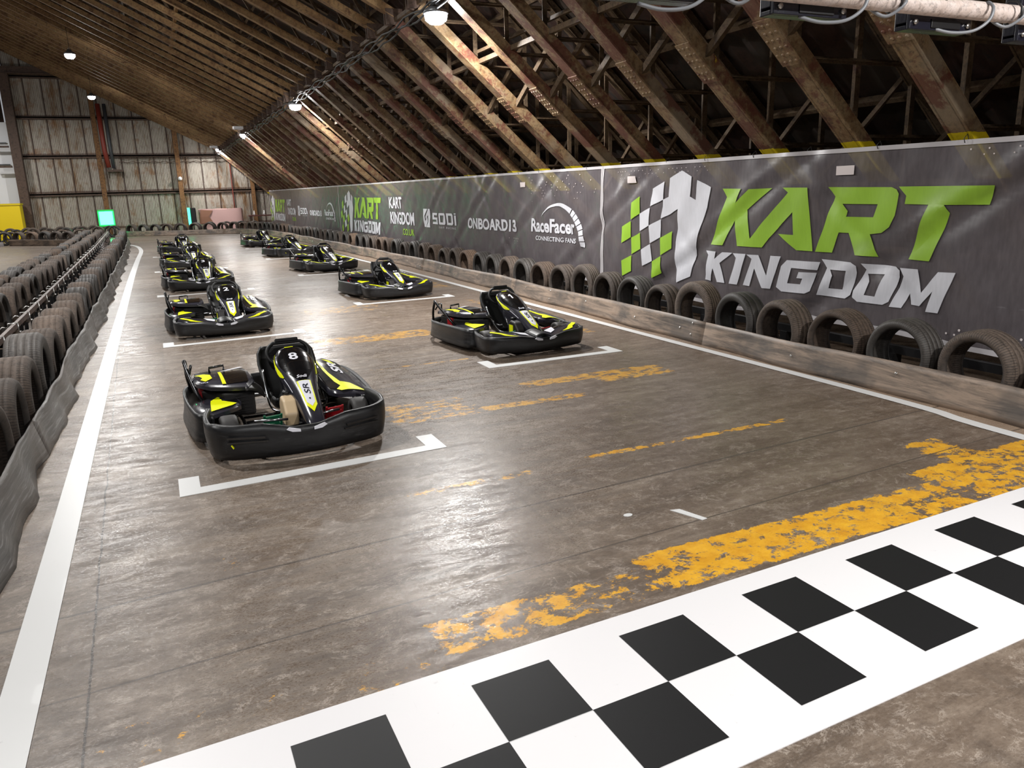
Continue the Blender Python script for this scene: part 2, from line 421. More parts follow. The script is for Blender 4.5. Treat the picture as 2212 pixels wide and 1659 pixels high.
def banner_mat():
    q = NM('charcoal_mesh_banner'); P = q.P(); n = q.noise(q.scale(P, (1, 4, 1)), 6, 5); n2 = q.noise(P, 0.8, 4)
    c = q.ramp(n, [(0.3, lin((86,80,83))), (0.7, lin((102,96,99)))])
    c = q.mix(q.ramp(n2, [(0.4, g(0)), (0.7, g(0.35))]), c, lin((106,100,102)))
    q.set(Base_Color=c, Roughness=0.30)
    tr = q.new('ShaderNodeBsdfTransparent'); mx = q.new('ShaderNodeMixShader'); mx.inputs[0].default_value = 0.73
    q.link(tr.outputs[0], mx.inputs[1]); q.link(q.b.outputs[0], mx.inputs[2]); q.link(mx.outputs[0], q.n['Material Output'].inputs[0]); return q.m
M['banner'] = banner_mat()
def print_mat(name, rgb):
    q = NM(name); n = q.noise(q.scale(q.P(), (1, 5, 1)), 8, 4)
    c = q.mix(q.ramp(n, [(0.35, g(0.16)), (0.6, g(0))]), lin(rgb), lin(tuple(int(v*0.8) for v in rgb)))
    q.set(Base_Color=c, Roughness=0.42)
    tr = q.new('ShaderNodeBsdfTransparent'); mx = q.new('ShaderNodeMixShader'); mx.inputs[0].default_value = 0.93
    q.link(tr.outputs[0], mx.inputs[1]); q.link(q.b.outputs[0], mx.inputs[2]); q.link(mx.outputs[0], q.n['Material Output'].inputs[0]); return q.m
M['p_green'] = print_mat('lime_print', (140,180,50)); M['p_white'] = print_mat('white_print', (200,200,206))
M['hem'] = plain('pale_banner_hem', (168,164,166), 0.4)

def line_mat(name, rgb, rough, dirt):
    q = NM(name); P = q.P(); n = q.noise(P, 22, 7, 0.75, 0.4); n2 = q.noise(q.scale(P, (7, 0.6, 1)), 3, 6, 0.7); n3 = q.noise(P, 1.5, 3)
    c = q.mix(q.ramp(n, [(0.22, g(dirt)), (0.36, g(0))]), lin(rgb), lin(tuple(int(v*0.62) for v in rgb)))
    c = q.mix(q.ramp(n2, [(0.68, g(0)), (0.78, g(dirt*1.1))]), c, lin(tuple(int(v*0.5) for v in rgb)))
    q.set(Base_Color=c, Roughness=rough); q.bump(n, 0.15, 0.002); return q.m
M['white_line'] = line_mat('white_floor_paint', (212,212,211), 0.36, 0.4)
M['start_white'] = line_mat('white_floor_vinyl', (224,222,223), 0.38, 0.35)
M['start_black'] = line_mat('black_floor_vinyl', (10,10,12), 0.55, 0.3)

M['kblack'] = plain('scuffed_black_plastic', (22,22,24), 0.42)
def scuffed():
    q = NM('scuffed_black_bumper'); P = q.P(True); n = q.noise(q.scale(P, (1, 1, 5)), 7, 9, 0.75, 1.0); n2 = q.noise(P, 2.5, 4)
    c = q.ramp(n, [(0.4, lin((15,15,17))), (0.58, lin((27,27,29))), (0.70, lin((66,65,64)))])
    c = q.mix(q.ramp(n2, [(0.5, g(0)), (0.75, g(0.4))]), c, lin((34,33,32)))
    q.set(Base_Color=c, Roughness=q.ramp(n, [(0.3, g(0.3)), (0.7, g(0.5))])); q.bump(n, 0.12, 0.004); return q.m
M['bumper'] = scuffed()
M['kgrey'] = plain('gloss_graphite_bodywork', (42,41,49), 0.22, 0.0, 0.6)
M['kgloss'] = plain('gloss_black_bodywork', (15,15,17), 0.14, 0.0, 0.8)
M['kyellow'] = plain('fluorescent_yellow_decal', (232,238,16), 0.3)
M['kwhite'] = plain('white_decal', (222,222,230), 0.3)
M['kink'] = plain('dark_ink_decal', (34,36,50), 0.35)
M['kseat'] = plain('black_padded_vinyl', (20,20,21), 0.5)
M['ktyre'] = plain('kart_tyre_rubber', (50,48,47), 0.6)
M['kdark'] = plain('black_steel_tube', (26,26,28), 0.28, 0.6)
M['kchrome'] = plain('bright_steel', (170,170,172), 0.22, 1.0)
M['kgreen'] = plain('green_pedal_paint', (18,92,62), 0.4)
M['kred'] = plain('red_pedal_paint', (150,14,24), 0.4)
M['kbeige'] = plain('beige_fuel_tank_plastic', (196,172,138), 0.45)
M['kengine'] = plain('dark_engine_casting', (44,42,42), 0.5, 0.5)
M['steel'] = plain('galvanised_bolt', (186,184,180), 0.3, 1.0)
M['railsteel'] = rust('worn_brown_rail', [(44,34,30),(74,60,54),(104,88,80),(60,46,40)], 6, 0.45)
M['blacksteel'] = plain('black_box_steel', (30,29,30), 0.4, 0.3)
M['white'] = plain('white_paint', (240,241,244), 0.4)
M['yellow'] = plain('yellow_painted_panel', (232,202,10), 0.45)
M['yellowdark'] = plain('yellow_painted_side', (214,188,14), 0.5)
M['cable'] = plain('black_cable', (28,27,27), 0.5)
M['greycable'] = plain('grey_cable', (128,130,134), 0.4)
M['gantry'] = rust('scuffed_pinkish_paint', [(186,166,156),(206,188,178),(218,202,194),(200,180,168)], 6, 0.45)
M['navy'] = plain('dark_panel_housing', (26,26,36), 0.25)
M['redpipe'] = plain('red_oxide_pipe', (132,52,40), 0.5)
M['greypipe'] = plain('dark_grey_pipe', (64,66,70), 0.45)
M['pink'] = plain('pink_shrink_wrap', (214,176,172), 0.2)
M['cardboard'] = plain('brown_cardboard', (150,108,86), 0.7)
M['maroon'] = plain('maroon_table_top', (92,46,42), 0.5)
M['paper'] = plain('paper_sticker', (196,186,184), 0.6)
M['lamp'] = plain('lamp_lens', (255,255,255), 0.4, emis=(240,245,255), es=60)
M['ledgreen'] = plain('lit_green_panel', (60,230,170), 0.4, emis=(60,255,170), es=6.0)
M['ledrim'] = plain('green_lit_frame', (0,80,30), 0.4, emis=(0,200,70), es=0.5)
M['lamphouse'] = plain('grey_lamp_housing', (120,122,124), 0.4, 0.5)

# ================================================================== the shell
YW = 54.0
def build_floor():
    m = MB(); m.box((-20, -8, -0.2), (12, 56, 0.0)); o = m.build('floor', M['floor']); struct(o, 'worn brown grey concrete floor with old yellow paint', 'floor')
build_floor()

# roof cross-section (x, z): steep leg from the floor behind the banner up to the knee, then the shallower slope
FOOT = (9.48, 0.0); KNEE = (4.32, 4.62); S1 = 0.895; TOP = (-13.5, 13.6)
KN2 = (4.2, 4.86)
def zs(x): return 2.30 + S1*(6.9-x)              # underside of the steep chord
def zt(x): return KN2[1] + 0.505*(KN2[0]-x)       # underside of the upper chord
HS = 1.42; HT = 1.05                             # vertical depth of the lattice
def build_wall():
    m = MB()
    xs = []; x = -7.05
    while x < 11.2: xs.append(x); x += 0.0125*1.0
    xs = [-6.70+i*0.0225 for i in range(int((11.4+6.70)/0.0225))]
    def top(x):
        a = zt(x)+HT+0.25 if x < 4.2 else zs(x)+HS+0.2
        return max(a, 0.2)
    v = []; f = []
    for i, x in enumerate(xs):
        y = YW + 0.034*math.cos(2*math.pi*x/0.09)
        for j in range(2): v.append((x, y, 0 if j == 0 else top(x)))
    for i in range(len(xs)-1): f.append((2*i, 2*i+2, 2*i+3, 2*i+1))
    m.add(v, f, 0, True)
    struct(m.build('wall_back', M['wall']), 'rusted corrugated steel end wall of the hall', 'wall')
    # new white cladding left of the brown column
    m = MB(); v = []; f = []
    xs = [-20.1+i*0.05 for i in range(269)]
    for x in xs:
        y = YW + 0.3 + (0.03 if (x*2.5) % 1 < 0.12 else 0)
        v += [(x, y, 0), (x, y, 6.6)]
    for i in range(len(xs)-1): f.append((2*i, 2*i+2, 2*i+3, 2*i+1))
    m.add(v, f)
    struct(m.build('wall_left', M['white']), 'bright white cladding beyond the brown column at the far left', 'wall')
    m = MB(); m.box((-20.1, YW+0.25, 6.6), (-7.05, YW+0.4, 14.9)); struct(m.build('wall_upper', M['rooftop']), 'dark sheeting high in the left corner of the end wall', 'wall')
build_wall()
m = MB(); m.box((-20.3, -3, 0), (-20.1, YW+0.3, 11.6)); struct(m.build('wall_side', M['rooftop']), 'added dark side wall beyond the left lane, outside the photo', 'wall')  # unseen wall added to keep open sky light off the floor

def build_ceiling():
    # corrugated roof skin outside the lattice
    m = MB()
    prof = [(FOOT[0]+1.9, 0.0), (KN2[0]+0.35, zs(KN2[0]+0.35)+HS+0.12), (TOP[0], zt(TOP[0])+HT+0.12), (-20.5, 11.0)]  # last slope is unseen, added to close the left against sky light
    n = 640
    for a, b in zip(prof[:-1], prof[1:]):
        d = Vector((b[0]-a[0], 0, b[1]-a[1])).normalized(); nn = Vector((d.z, 0, -d.x))
        v = []; f = []
        for i in range(n):
            y = -3.0 + i*(YW+3.2)/(n-1)
            o_ = 0.02*math.cos(2*math.pi*i/4)
            for p in (a, b): v.append((p[0]+nn.x*o_, y, p[1]+nn.z*o_))
        for i in range(n-1): f.append((2*i, 2*i+2, 2*i+3, 2*i+1))
        m.add(v, f, 0, False)
    struct(m.build('ceiling', M['rooftop']), 'dark rusted roof sheeting above the steel trusses', 'ceiling')
build_ceiling()

def ordinal(n):
    W = ['first','second','third','fourth','fifth','sixth','seventh','eighth','ninth','tenth','eleventh','twelfth','thirteenth','fourteenth','fifteenth','sixteenth','seventeenth','eighteenth','nineteenth','twentieth']
    if n <= 20: return W[n-1]
    t = {2:'twenty',3:'thirty',4:'forty',5:'fifty',6:'sixty'}[n//10]; T = {2:'twentieth',3:'thirtieth',4:'fortieth',5:'fiftieth',6:'sixtieth'}[n//10]
    return T if n % 10 == 0 else t+'-'+W[n % 10-1]

def u_chord(m, p, q, wid, dep, t=0.014, up=(0,0,1)):
    """an open channel: wide flange underneath, two webs standing on it"""
    p = Vector(p); q = Vector(q); d = (q-p).normalized(); s = Vector((0,1,0)); n = d.cross(s).normalized()
    if n.z < 0: n = -n
    m.bar(p+n*t/2, q+n*t/2, wid, t, up=n)
    for k in (-1, 1):
        off = s*(k*(wid/2-0.03)); m.bar(p+off+n*(dep/2), q+off+n*(dep/2), 0.016, dep, up=n)
        m.bar(p+off*0.8+n*dep, q+off*0.8+n*dep, 0.06, 0.012, up=n)

def make_truss():
    root = empty('roof_truss')
    m = MB(); u_chord(m, (FOOT[0], 0, 0.0), (KN2[0], 0, zs(KN2[0])), 0.23, 0.16); m.build('lower_chord', M['chord'], root)
    m = MB(); u_chord(m, (FOOT[0]+1.55, 0, 0.0), (KN2[0]+0.3, 0, zs(KN2[0]+0.3)+HS), 0.16, 0.10); m.build('upper_chord', M['brace'], root)
    m = MB(); u_chord(m, (KN2[0], 0, KN2[1]), (TOP[0], 0, zt(TOP[0])), 0.15, 0.13); m.build('lower_chord', M['rib'], root)
    m = MB(); u_chord(m, (KN2[0], 0, KN2[1]+HT), (TOP[0], 0, zt(TOP[0])+HT), 0.13, 0.08); m.build('upper_chord', M['brace'], root)
    # steep lattice: a vertical and a level member at every joint
    xs = [3.72+0.98*i for i in range(6)]
    for i, x in enumerate([4.45, 5.2, 6.1, 6.95, 7.8, 8.7]):
        z = zs(x)+0.1
        m = MB(); m.bar((x, 0.03, z), (x, 0.03, z+HS-0.1), 0.07, 0.012, up=(1,0,0)); m.bar((x, 0.0, z), (x, 0.0, z+HS-0.1), 0.012, 0.07, up=(1,0,0)); m.build('brace', M['brace'], root)
        L = HS/S1*0.98
        m = MB(); m.bar((x, -0.03, z), (x+L, -0.03, z), 0.07, 0.012); m.bar((x, 0, z), (x+L, 0, z), 0.012, 0.06); m.build('brace', M['brace'], root)
    # upper lattice: zigzag
    x = KN2[0]-0.1; k = 0
    while x > TOP[0]+1:
        a = (x, 0, zt(x)+0.08); b = (x-0.75, 0, zt(x-0.75)+HT); c = (x-1.5, 0, zt(x-1.5)+0.08)
        m = MB(); m.bar(a, b, 0.05, 0.05); m.build('brace', M['brace'], root)
        m = MB(); m.bar(b, c, 0.05, 0.05); m.build('brace', M['brace'], root)
        x -= 1.5
    # riveted splice plate under the steep chord
    m = MB(); a = Vector((6.05, 0, zs(6.05))); b = Vector((5.62, 0, zs(5.62))); d = (b-a).normalized(); n = Vector((0,1,0)).cross(d)
    if n.z > 0: n = -n
    m.bar(a+n*0.008, b+n*0.008, 0.25, 0.016, up=n)
    for i in range(6):
        for j in (-1, 0, 1):
            c = a + d*(0.05+i*0.093) + n*0.016 + Vector((0, j*0.075 + (0.02 if i % 2 else -0.02), 0))
            v = []; r = 0.019
            for k in range(6): v.append(c + (d*math.cos(k*math.pi/3)+Vector((0,1,0))*math.sin(k*math.pi/3))*r)
            for k in range(6): v.append(c + n*0.012 + (d*math.cos(k*math.pi/3)+Vector((0,1,0))*math.sin(k*math.pi/3))*r*0.6)
            m.add(v, [(k, (k+1) % 6, 6+(k+1) % 6, 6+k) for k in range(6)]+[(6,7,8,9,10,11)])
    m.build('splice_plate', M['chord'], root)
    # gusset at the knee
    m = MB()
    for yy in (-0.06, 0.06): m.box((KN2[0]-0.14, yy-0.008, KN2[1]-0.12), (KN2[0]+0.16, yy+0.008, KN2[1]+0.14))
    m.build('knee_plate', M['darkrust'], root)
    # sway strut to the neighbouring truss
    m = MB(); x = 5.9
    m.bar((x, -0.05, zs(x)+0.12), (x+0.35, -1.2, zs(x)+HS-0.1), 0.075, 0.075); m.build('sway_strut', M['brace'], root)
    m = MB(); x = 7.6
    m.bar((x, -0.02, zs(x)+0.1), (x+0.2, -1.22, zs(x)+HS), 0.05, 0.05); m.build('sway_strut', M['brace'], root)
    return root
NT = 41
def place_trusses():
    proto = make_truss()
    y0 = 5.08; pitch = 1.262
    ys = [y0 + pitch*i for i in range(-4, 39) if y0+pitch*i < YW-0.4]
    for n, y in enumerate(ys):
        o = proto if n == 0 else copy_tree(proto)
        o.location = (0, y, 0)
        k = n-3
        if k < 1: lab = 'rusty riveted steel roof truss above the start line, nearest the camera' if n == 3 else 'rusty steel roof truss over the front of the hall, %s one' % ordinal(n+1)
        elif y < 11: lab = 'red-brown riveted truss behind the near banner, %s from the right edge' % ordinal(k)
        elif y < 31: lab = 'ochre-rusted roof truss rising above the middle banner, %s from its near seam' % ordinal(int((y-11.0)/pitch)+1)
        else: lab = 'thin-looking distant roof truss above the far banner, %s from its near seam' % ordinal(int((y-31.0)/pitch)+1)
        tag(o, lab, 'roof truss', 'roof trusses in a row down the hall')
place_trusses()

def place_purlins():
    k = 0
    for x in (10.2, 9.1, 8.0, 6.9, 5.8, 4.8):
        z = zs(x)+HS+0.06; m = MB(); m.bar((x, -3, z+0.03), (x, YW-0.1, z+0.03), 0.06, 0.10, up=(S1,0,1)); o = m.build('roof_purlin', M['brace']); k += 1
        tag(o, 'rusty lengthwise purlin on the steep right slope, %s up from the floor' % ordinal(k), 'purlin', 'purlins of the right slope')
    k = 0
    for i in range(11):
        x = 3.0-1.5*i; z = zt(x)+HT+0.10; m = MB(); m.bar((x, -3, z), (x, YW-0.1, z), 0.06, 0.08, up=(0.49,0,1)); o = m.build('roof_purlin', M['brace']); k += 1
        tag(o, 'rusty lengthwise purlin on the upper left slope, %s up from the knee' % ordinal(k), 'purlin', 'purlins of the upper slope')
    for n, (x, z) in enumerate([(5.25, zs(5.25)+0.22), (1.2, zt(1.2)+0.2), (-2.6, zt(-2.6)+0.2), (-6.4, zt(-6.4)+0.2)]):
        m = MB(); m.bar((x, -3, z), (x, YW-0.1, z), 0.07, 0.07); m.bar((x, -3, z+0.16), (x, YW-0.1, z+0.16), 0.05, 0.05)
        o = m.build('bracing_beam', M['brace'] if n == 0 else M['rib'])
        tag(o, ['rusty bracing beam running through the steep trusses below the knee','ochre bracing beam nearest the knee on the upper slope','ochre bracing beam halfway up the upper left slope','ochre bracing beam highest on the upper left slope'][n], 'beam')
    m = MB(); m.bar((KN2[0]+0.04, -3, KN2[1]-0.04), (KN2[0]+0.04, YW-0.1, KN2[1]-0.04), 0.07, 0.06)
    tag(m.build('knee_beam', M['brace']), 'dark beam running along the bend of the roof', 'beam')
    r = random.Random(3)
    for n in range(3):
        pts = []
        y = -3
        while y < YW-0.4:
            sag = 0.03*math.sin(y*5.0+n*2) - 0.06*abs(math.sin(math.pi*y/2.52+n))
            pts.append((KN2[0]-0.10+n*0.05+0.02*math.sin(y*1.7+n), y, KN2[1]-0.19-0.03*n+sag)); y += 0.42
        m = MB(); m.tube(pts, 0.016, 5)
        tag(m.build('power_cable', M['cable']), ['black cable clipped under the roof bend, inner one','black cable sagging under the roof bend, middle one','black cable sagging under the roof bend, lowest one'][n], 'cable', 'cables along the roof bend')
place_purlins()

# ------------------------------------------------------------------ end wall ironwork
def endwall():
    for n, z in enumerate((2.55, 4.72, 6.88, 9.1)):
        m = MB(); x1 = 11.3 if z < 3 else (4.2+(4.86+1.4-z)/S1+1.4)
        x1 = min(10.0, (2.30+HS+S1*6.9-z)/S1) if z < 6 else KN2[0]+(KN2[1]+HT-z)/0.49
        m.box((-6.9, YW-0.16, z-0.07), (x1, YW-0.04, z+0.0)); m.box((-6.9, YW-0.16, z-0.16), (x1, YW-0.13, z+0.02))
        tag(m.build('wall_rail', M['darkrust']), 'brown horizontal rail across the rusted end wall, %s' % ['lowest of four','second from the floor','third from the floor','the heavy one at the top'][n], 'rail', 'rails of the end wall')
    for n, (x, wd) in enumerate(((-2.45, 0.26), (1.86, 0.26), (6.15, 0.22))):
        m = MB(); zt_ = (zt(x)+HT) if x < 4 else zs(x)+HS
        m.box((x-wd/2, YW-0.34, 0), (x+wd/2, YW-0.30, zt_)); m.box((x-0.02, YW-0.32, 0), (x+0.02, YW-0.06, zt_)); m.box((x-wd/2, YW-0.10, 0), (x+wd/2, YW-0.06, zt_))
        tag(m.build('wall_post', M['ochrepost']), ['ochre rusted steel post left of the red downpipe','rusty steel post in the middle of the end wall','short rusty steel post at the right of the end wall'][n], 'post', 'posts of the end wall')
    # brown portal column at the left end of the wall
    root = empty('portal_column', (-6.62, YW-0.5, 0))
    m = MB(); m.box((-0.22, -0.25, 0), (0.26, -0.20, 9.4)); m.box((-0.03, -0.2, 0), (0.03, 0.2, 9.4)); m.box((-0.22, 0.2, 0), (0.26, 0.25, 9.4)); m.build('shaft', M['darkrust'], root)
    for z in (4.1, 5.2):
        m = MB(); m.box((-1.2, -0.2, z-0.05), (-0.3, 0.0, z+0.05)); m.build('bracket', M['darkrust'], root)
    tag(root, 'dark brown steel column between the rusted wall and the white cladding', 'column')
    for n, z in enumerate((1.8, 4.25, 5.45)):
        m = MB(); m.box((-15.5, YW+0.14, z-0.035), (-7.1, YW+0.22, z+0.035))
        tag(m.build('cladding_rail', M['greypipe']), 'grey rail across the white cladding, %s' % ['lowest','middle','highest'][n], 'rail', 'rails of the white cladding')
    m = MB(); m.box((-14, YW-0.7, 9.15), (-3.1, YW-0.55, 9.5)); m.box((-14, YW-0.85, 9.1), (-3.1, YW-0.4, 9.15))
    tag(m.build('eaves_beam', M['darkrust']), 'long brown steel beam high above the left column', 'beam')
    # two downpipes standing on a bracket
    for n, (x, xb, z0, z1, mt, lab) in enumerate(((-2.12, -1.99, 4.0, 7.6, 'redpipe', 'red downpipe slanting down to the wall bracket'), (-1.78, -1.74, 3.95, 7.6, 'greypipe', 'dark grey downpipe beside the red one'))):
        m = MB(); m.tube([(x, YW-0.5, z1), (x+(xb-x)*0.2, YW-0.5, 5.0), (xb, YW-0.42, z0)], 0.13 if n == 0 else 0.10, 10)
        tag(m.build('downpipe', M[mt]), lab, 'pipe')
    root = empty('pipe_bracket', (-1.75, YW-0.3, 3.80))
    m = MB(); m.box((-0.35, -0.3, -0.06), (0.5, 0.2, 0.06)); m.build('shelf', M['darkrust'], root)
    for x in (-0.3, 0.42):
        m = MB(); m.bar((x, -0.25, 0.0), (x, 0.2, -0.4), 0.05, 0.05); m.build('strut', M['darkrust'], root)
    tag(root, 'rusty bracket carrying the feet of both downpipes', 'bracket')
    for n, z in enumerate((4.62, 4.50, 4.30)):
        m = MB(); pts = []
        for i in range(46): pts.append((-1.4+i*0.16, YW-0.22, z+(0.035*math.sin(i*1.7) if n == 2 else 0.008*math.sin(i))))
        m.tube(pts, 0.02, 5)
        tag(m.build('conduit_pipe', M['darkrust']), ['thin upper conduit right of the downpipes','thin middle conduit right of the downpipes','wavy lower cable right of the downpipes'][n], 'conduit', 'conduits on the end wall')
    m = MB(); m.lathe([(0.0, -0.12), (0.08, -0.10), (0.12, 0.0), (0.12, 0.06)], (1.86, YW-0.42, 3.28), 'y', 14)
    tag(m.build('security_camera', M['white']), 'small white dome camera on the middle wall post', 'camera')
    m = MB(); m.tube([(4.9, YW-0.15, 4.4), (4.9, YW-0.15, 0.0)], 0.03, 6)
    tag(m.build('wall_conduit', M['redpipe']), 'thin red-brown vertical conduit on the right part of the end wall', 'conduit')
    # yellow box at the far left
    root = empty('yellow_container', (-8.1, 52.4, 0))
    m = MB(); m.box((-1.5, -0.5, 0), (1.38, 0.6, 2.04)); o = m.build('body', M['yellow'], root); bevel(o, 0.02)
    m = MB(); m.box((-1.5, -0.54, 1.96), (1.42, 0.64, 2.06)); m.build('rim', M['yellowdark'], root)
    m = MB(); m.bar((0.2, -0.51, 2.0), (-0.1, -0.51, 1.7), 0.02, 0.012); m.build('strap', M['cable'], root)
    tag(root, 'big bright yellow box in the far left corner', 'container')
    # lit green signal panel
    root = empty('green_signal_board', (-2.47, 51.9, 0))
    m = MB(); m.box((-0.44, 0, 0.58), (0.44, 0.16, 1.56)); o = m.build('housing', M['ledrim'], root); bevel(o, 0.015)
    m = MB(); m.box((-0.345, -0.02, 0.70), (0.345, -0.002, 1.45)); m.build('screen', M['ledgreen'], root)
    for x in (-0.3, 0.3):
        m = MB(); m.tube([(x, 0.08, 0.0), (x, 0.08, 0.6)], 0.025, 6); m.build('leg', M['blacksteel'], root)
    tag(root, 'square signal panel glowing bright green in front of the end wall', 'signal light')
    ld = bpy.data.lights.new('signal_glow', 'AREA'); ld.energy = 55; ld.color = (0.1, 1.0, 0.45); ld.size = 0.8
    lo = bpy.data.objects.new('signal_glow', ld); COL.objects.link(lo); lo.location = (-2.47, 51.84, 1.07); lo.rotation_euler = (R(90), 0, 0)
    root = empty('green_signal_board', (2.12, 52.2, 0))
    m = MB(); m.box((0.0, -0.3, 0.45), (0.34, 0.3, 1.5)); o = m.build('housing', M['blacksteel'], root); bevel(o, 0.05)
    m = MB(); m.box((-0.12, -0.32, 0.42), (0.0, 0.28, 1.5)); m.build('screen', M['ledgreen'], root)
    m = MB(); m.tube([(0.15, 0, 0.0), (0.15, 0, 0.5)], 0.03, 6); m.build('leg', M['blacksteel'], root)
    tag(root, 'signal panel seen edge-on with a green strip beside the pink parcel', 'signal light')
    # pink wrapped load
    root = empty('wrapped_pallet_load', (3.95, 52.9, 0))
    m = MB()
    r = random.Random(5)
    def pf(u, v):
        a = u*2*math.pi; 
        sx = max(-1, min(1, 1.25*math.cos(a))); sy = max(-1, min(1, 1.25*math.sin(a)))
        zz = 0.12+1.25*v
        k = 1+0.02*math.sin(9*a+4*v)+0.015*math.sin(23*a+9*v)
        return (sx*1.28*k, sy*0.5*k, zz+0.03*math.sin(5*a))
    m.grid(pf, 48, 6)
    m.add([pf(i/48, 1) for i in range(48)]+[(0,0,1.36)], [(i, (i+1) % 48, 48) for i in range(48)])
    m.build('wrap', M['pink'], root)
    m = MB(); m.box((-1.25, -0.48, 0.0), (1.25, 0.48, 0.14)); m.build('pallet', M['cardboard'], root)
    m = MB(); m.add([(-1.32,-0.56,0.5),(-0.55,-0.56,0.6),(-0.75,-0.57,0.95),(-0.5,-0.56,1.3),(-1.2,-0.56,1.35),(-1.3,-0.57,0.9),(-1.3,-0.5,0.5),(-0.55,-0.5,0.6),(-0.5,-0.5,1.3),(-1.2,-0.5,1.35)], [(0,1,2,3,4,5),(0,6,7,1),(3,8,9,4)]); m.build('torn_cardboard', M['cardboard'], root)
    tag(root, 'long load wrapped in shiny pink film with torn cardboard', 'parcel')
    root = empty('low_table', (6.75, 51.8, 0))
    m = MB(); m.box((-1.25, -0.3, 0.86), (0.4, 0.3, 0.93)); m.build('table_top', M['maroon'], root)
    for x in (-1.15, 0.3):
        for y in (-0.24, 0.24):
            m = MB(); m.box((x-0.03, y-0.03, 0), (x+0.03, y+0.03, 0.86)); m.build('leg', M['darkrust'], root)
    tag(root, 'dark red table standing right of the pink parcel', 'table')
    for n, x in enumerate((5.85, 6.45)):
        m = MB(); m.lathe([(0.0, 0.93), (0.05, 0.93), (0.05, 1.06), (0.02, 1.10), (0.02, 1.2), (0.0, 1.2)], (x, 51.8, 0), 'z', 10)
        tag(m.build('spray_bottle', M['white']), 'small white bottle on the %s of the dark red table' % ('left', 'right')[n], 'bottle', 'bottles on the dark red table')
endwall()

# ------------------------------------------------------------------ lamps
def make_lamp():
    root = empty('high_bay_lamp')
    m = MB(); m.lathe([(0.0, 0.16), (0.07, 0.16), (0.09, 0.10), (0.17, 0.06), (0.195, 0.0), (0.175, -0.005), (0.0, 0.012)], n=24); m.build('housing', M['lamphouse'], root)
    m = MB(); m.lathe([(0.0, -0.15), (0.10, -0.14), (0.16, -0.09), (0.175, 0.0)], n=24); m.build('lens', M['lamp'], root)
    m = MB(); m.tube([(0.03*math.cos(a*math.pi/5), 0, 0.19+0.03*math.sin(a*math.pi/5)) for a in range(10)], 0.006, 5, closed=True); m.build('hook', M['steel'], root)
    return root
def place_lamps():
    proto = make_lamp(); first = True
    allL = [(p, 'bright white lamp hanging under the roof bend, %s' % s, 'lamps along the roof bend') for p, s in zip(LAMPS_R, ['the one behind the camera','the big one nearest the camera','second one along the black cables','third one along the black cables','smallest one by the end wall'])]
    allL += [(p, 'bright lamp on a wire below the upper left slope, %s' % s, 'lamps over the far lane') for p, s in zip(LAMPS_L, ['behind the camera','over the first karts','above the third karts','nearer one in view','before the end wall'])]
    allL += [(p, 'added unseen lamp over the lane left of the tyres, %s' % s, 'added lamps over the left lane') for p, s in zip(LAMPS_FILL, ['nearest','second','third','farthest'])]
    for n, (p, lab, grp) in enumerate(allL):
        o = proto if first else copy_tree(proto); first = False
        o.location = p; tag(o, lab, 'lamp', grp)
        x, y, z = p
        zc = zt(x)+0.02 if n >= 5 else KN2[1]-0.14
        m = MB(); m.tube([(x, y, z+0.2), (x+0.01, y, (z+zc)/2), (x if n >= 5 else KN2[0], y, zc)], 0.008, 5); m.build('hanging_wire', M['cable'], o).matrix_parent_inverse = Matrix.Translation((-x, -y, -z))
        ld = bpy.data.lights.new('lamp_light', 'AREA'); ld.shape = 'DISK'; ld.size = 0.30
        ld.energy = LAMP_W*(1.0 if n < 5 else 1.15); ld.color = (1.0, 0.985, 0.96)
        lo = bpy.data.objects.new('lamp_light', ld); COL.objects.link(lo); lo.location = (x, y, z-0.16)
        # light that leaves the sides of the lens
        pd = bpy.data.lights.new('lamp_spill', 'POINT'); pd.shadow_soft_size = 0.035; pd.energy = LAMP_W*0.16; pd.color = (1.0, 0.98, 0.95)
        po = bpy.data.objects.new('lamp_spill', pd); COL.objects.link(po); po.location = (x, y, z-0.20)
place_lamps()
for n, (y) in enumerate((21.5, 34.5)):
    root = empty('emergency_light', (4.0, [36.2, 50.4][n], 4.86 if n == 0 else 4.95), R(12))
    m = MB(); m.box((-0.42, -0.09, -0.05), (0.0, 0.09, 0.07)); o = m.build('housing', M['white'], root); bevel(o, 0.02)
    m = MB(); m.box((-0.38, -0.07, -0.07), (-0.04, 0.07, -0.05)); m.build('diffuser', M['paper'], root)
    tag(root, ['slim white emergency light fixed beside the third bend lamp', 'slim white emergency light by the smallest bend lamp'][n], 'light fitting')

